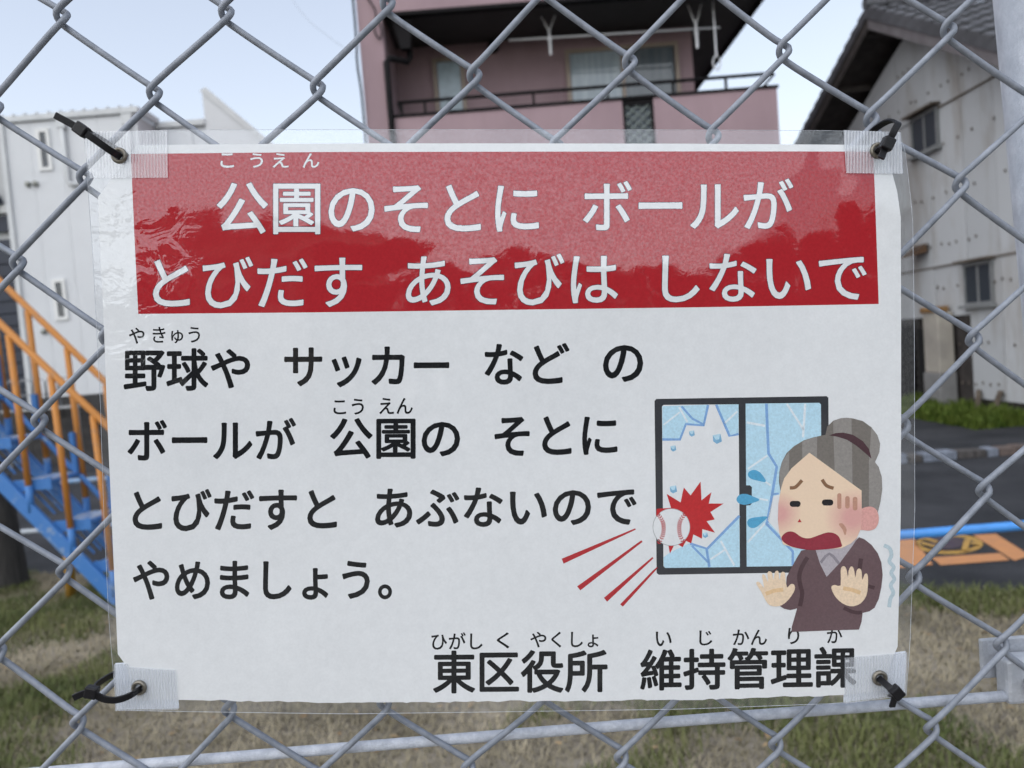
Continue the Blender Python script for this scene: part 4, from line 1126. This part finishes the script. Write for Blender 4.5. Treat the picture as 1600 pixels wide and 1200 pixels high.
# tape patches, eyelets ------------------------------------------------------------------
def tape_mat(name, opaque, col=(.80, .84, .90), ridge=1.0):
    m, t, b = nodes(name)
    t.nodes.remove(b)
    out = t.nodes['Material Output']
    ge = t.nodes.new('ShaderNodeNewGeometry')
    dt = t.nodes.new('ShaderNodeVectorMath'); dt.operation = 'DOT_PRODUCT'; dt.inputs[1].default_value = SGN_U
    t.links.new(ge.outputs['Position'], dt.inputs[0])
    mu = t.nodes.new('ShaderNodeMath'); mu.operation = 'MULTIPLY'; mu.inputs[1].default_value = 2 * math.pi / .00165
    t.links.new(dt.outputs['Value'], mu.inputs[0])
    sn = t.nodes.new('ShaderNodeMath'); sn.operation = 'SINE'; t.links.new(mu.outputs[0], sn.inputs[0])
    nz = t.nodes.new('ShaderNodeTexNoise'); nz.inputs['Scale'].default_value = 220; nz.inputs['Detail'].default_value = 4
    mr = t.nodes.new('ShaderNodeMapRange'); mr.inputs['From Min'].default_value = -1; mr.inputs['From Max'].default_value = 1
    mr.inputs['To Min'].default_value = opaque - .13 * ridge; mr.inputs['To Max'].default_value = opaque + .13 * ridge
    t.links.new(sn.outputs[0], mr.inputs[0])
    ad = t.nodes.new('ShaderNodeMath'); ad.operation = 'MULTIPLY_ADD'; ad.inputs[1].default_value = .22; ad.use_clamp = True
    t.links.new(nz.outputs['Fac'], ad.inputs[0]); t.links.new(mr.outputs[0], ad.inputs[2])
    bp = t.nodes.new('ShaderNodeBump'); bp.inputs['Strength'].default_value = .35; bp.inputs['Distance'].default_value = .0003
    t.links.new(sn.outputs[0], bp.inputs['Height'])
    df = t.nodes.new('ShaderNodeBsdfDiffuse'); df.inputs[0].default_value = c4(col); t.links.new(bp.outputs[0], df.inputs['Normal'])
    tl = t.nodes.new('ShaderNodeBsdfTranslucent'); tl.inputs[0].default_value = c4(col)
    gl = t.nodes.new('ShaderNodeBsdfGlossy'); gl.inputs['Roughness'].default_value = .22; t.links.new(bp.outputs[0], gl.inputs['Normal'])
    tr = t.nodes.new('ShaderNodeBsdfTransparent')
    m1 = t.nodes.new('ShaderNodeMixShader'); m1.inputs[0].default_value = .38
    t.links.new(df.outputs[0], m1.inputs[1]); t.links.new(tl.outputs[0], m1.inputs[2])
    m2 = t.nodes.new('ShaderNodeMixShader'); t.links.new(ad.outputs[0], m2.inputs[0])
    t.links.new(tr.outputs[0], m2.inputs[1]); t.links.new(m1.outputs[0], m2.inputs[2])
    m3 = t.nodes.new('ShaderNodeMixShader'); m3.inputs[0].default_value = .07
    t.links.new(m2.outputs[0], m3.inputs[1]); t.links.new(gl.outputs[0], m3.inputs[2])
    t.links.new(m3.outputs[0], out.inputs['Surface'])
    return m
tape_clear, tape_mid, tape_white = tape_mat('clear_ribbed_tape', .06, ridge=.6), tape_mat('frosted_ribbed_tape', .26, ridge=.7), tape_mat('white_tape', .16, ridge=.25)
def tape(pts, m, off):
    return MB().prism([S(*q, off) for q in pts], SGN_N * .00012).build('tape', m, SG)
tape([(130, 212), (142, 206), (262, 204), (263, 278), (142, 279)], tape_clear, .0007)
tape([(1317, 204), (1406, 207), (1410, 272), (1321, 271)], tape_mid, .0007)
tape([(179, 1037), (200, 1036), (202, 1042), (275, 1046), (278, 1096), (279, 1108), (181, 1110)], tape_white, .0007)
tape([(1319, 1027), (1394, 1021), (1416, 1018), (1417, 1030), (1414.5, 1085), (1370, 1092), (1319, 1098.5)], tape_white, .0007)
back_m = pm('white_backing_tape', (.80, .83, .88), rough=.6, var=.05, vs=300)
tape([(179, 1037), (200, 1036), (202, 1042), (275, 1046), (278, 1096), (279, 1108), (181, 1110)], back_m, -.0009)
tape([(1319, 1027), (1394, 1021), (1416, 1018), (1417, 1030), (1414.5, 1085), (1370, 1092), (1319, 1098.5)], back_m, -.0009)
brass_m = pm('eyelet_metal', (.20, .185, .155), rough=.42, metal=.75, var=.25, vs=700)
def eyelet(px, py, ro, ri):
    c = S(px, py, .0014); k = .409 / 1200
    mb = MB(); n = 28
    prof = ((ri * k, -.0006), (ri * k, .0005), ((ri * .6 + ro * .4) * k, .0011), ((ri * .3 + ro * .7) * k, .0010), (ro * k, .0002), (ro * k, -.0004))
    for i in range(n):
        a = 2 * math.pi * i / n
        d = SGN_U * math.cos(a) + SGN_V * math.sin(a)
        for r_, h in prof: mb.v.append(c + d * r_ + SGN_N * h)
    mlen = len(prof)
    for i in range(n):
        for j in range(mlen - 1):
            a, b_ = i * mlen + j, ((i + 1) % n) * mlen + j
            mb.f.append((a, b_, b_ + 1, a + 1))
    mb.build('eyelet', brass_m, SG, smooth=True)
eyelet(188, 244, 12.3, 6.2); eyelet(1370, 236, 12.3, 6.2); eyelet(219, 1073, 12.0, 6.2); eyelet(1373, 1058, 12.3, 6.2)

# ================================================================== CABLE TIES (tie the sign to the fence)
tie_m = pm('black_nylon', (.007, .007, .009), rough=.4, var=.2, vs=300, bump=.1, bs=900, spec=.3)
def ribbon(path, wdir, w, th):
    """flat strap of width w along wdir, thickness th"""
    mb = MB(); P = [Vector(q) for q in path]; n = len(P)
    for i, q in enumerate(P):
        t = (P[min(i + 1, n - 1)] - P[max(i - 1, 0)]).normalized()
        wd = wdir[i] if isinstance(wdir, list) else wdir
        wd = (wd - t * wd.dot(t)).normalized(); nn = t.cross(wd)
        for a, b_ in ((-1, -1), (1, -1), (1, 1), (-1, 1)):
            mb.v.append(q + wd * (a * w / 2) + nn * (b_ * th / 2))
    for i in range(n - 1):
        for j in range(4):
            a, b_ = i * 4 + j, i * 4 + (j + 1) % 4
            mb.f.append((a, b_, b_ + 4, a + 4))
    mb.f.append((0, 1, 2, 3)); e = (n - 1) * 4; mb.f.append((e, e + 1, e + 2, e + 3))
    return mb
def tie(label, loop, head, hdir, tail, w=.0036, th=.0012, front=SGN_N):
    t = thing('cable_tie', label, 'cable tie', Vector(head), 'black cable ties at the corners of the sign')
    P = [Vector(tuple(a)) for a in crom([tuple(q) for q in loop], 6)]
    # strap width: kept square to the path and lying in the sign plane direction
    d0 = (Vector(loop[1]) - Vector(loop[0])).normalized()
    wd = front.cross(hdir).normalized()
    ribbon(P, wd, w, th).build('strap', tie_m, t, bevel=.0003)
    hx = hdir.normalized(); hy = wd; hz = hx.cross(hy).normalized()
    MB().obox(head, hx * .0032, hy * .0030, hz * .0024).build('head', tie_m, t, bevel=.0007)
    Pt = [Vector(tuple(a)) for a in crom([tuple(q) for q in tail], 5)]
    ribbon(Pt, wd, w * .98, th).build('tail', tie_m, t, bevel=.0003)
# top left: strap from the eyelet up left to the head, tail sticking out
hd = S(147, 213, .012)
dirn = (S(147, 213) - S(188, 243)).normalized()
tie('black cable tie at the top left corner of the sign, tail pointing up left', [S(190, 246, .001), S(187, 243, .0075), S(170, 230, .0110), S(150, 215.5, .012), S(140, 208, .004), S(146, 214, -.016), S(165, 230, -.028), S(184, 243, -.020), S(190, 247, -.004)], hd, dirn, [S(144, 211, .0125), S(128, 202, .0135), S(111, 193, .0145)])
# top right
hd = S(1371, 233, .0105); dirn = (S(1386, 203) - S(1371, 235)).normalized()
tie('black cable tie at the top right corner of the sign, looped over the edge', [S(1368, 238, .002), S(1374, 228, .0095), S(1382, 211, .0110), S(1389, 199, .0090), S(1386, 190, .000), S(1378, 198, -.012), S(1374, 222, -.018), S(1368, 238, -.008), S(1367, 240, .002)], hd, dirn, [S(1368, 240, .010), S(1364, 248, .0105), S(1360, 256, .0115)])
# bottom left
hd = S(163, 1065, .0125); dirn = (S(163, 1064) - S(219, 1075)).normalized()
tie('black cable tie at the bottom left corner of the sign, tail pointing left', [S(222, 1074, .001), S(215, 1076, .0080), S(198, 1079, .0110), S(180, 1075, .0125), S(166, 1065, .0125), S(158, 1064, .003), S(165, 1070, -.018), S(195, 1077, -.024), S(215, 1076, -.014), S(222, 1074, -.002)], hd, dirn, [S(158, 1065, .0125), S(147, 1068, .0130), S(137, 1072, .0140)])
# bottom right
hd = S(1384, 1067, .0115); dirn = (S(1376, 1060) - S(1388, 1074)).normalized()
tie('black cable tie at the bottom right corner of the sign, short tail down', [S(1371, 1058, .001), S(1375, 1061, .0090), S(1381, 1066, .0115), S(1388, 1075, .008), S(1392, 1086, -.002), S(1390, 1092, -.016), S(1382, 1080, -.022), S(1373, 1062, -.012), S(1370, 1057, -.002)], hd, dirn, [S(1383, 1071, .0112), S(1381.5, 1080, .0105), S(1380, 1092, .0095)])
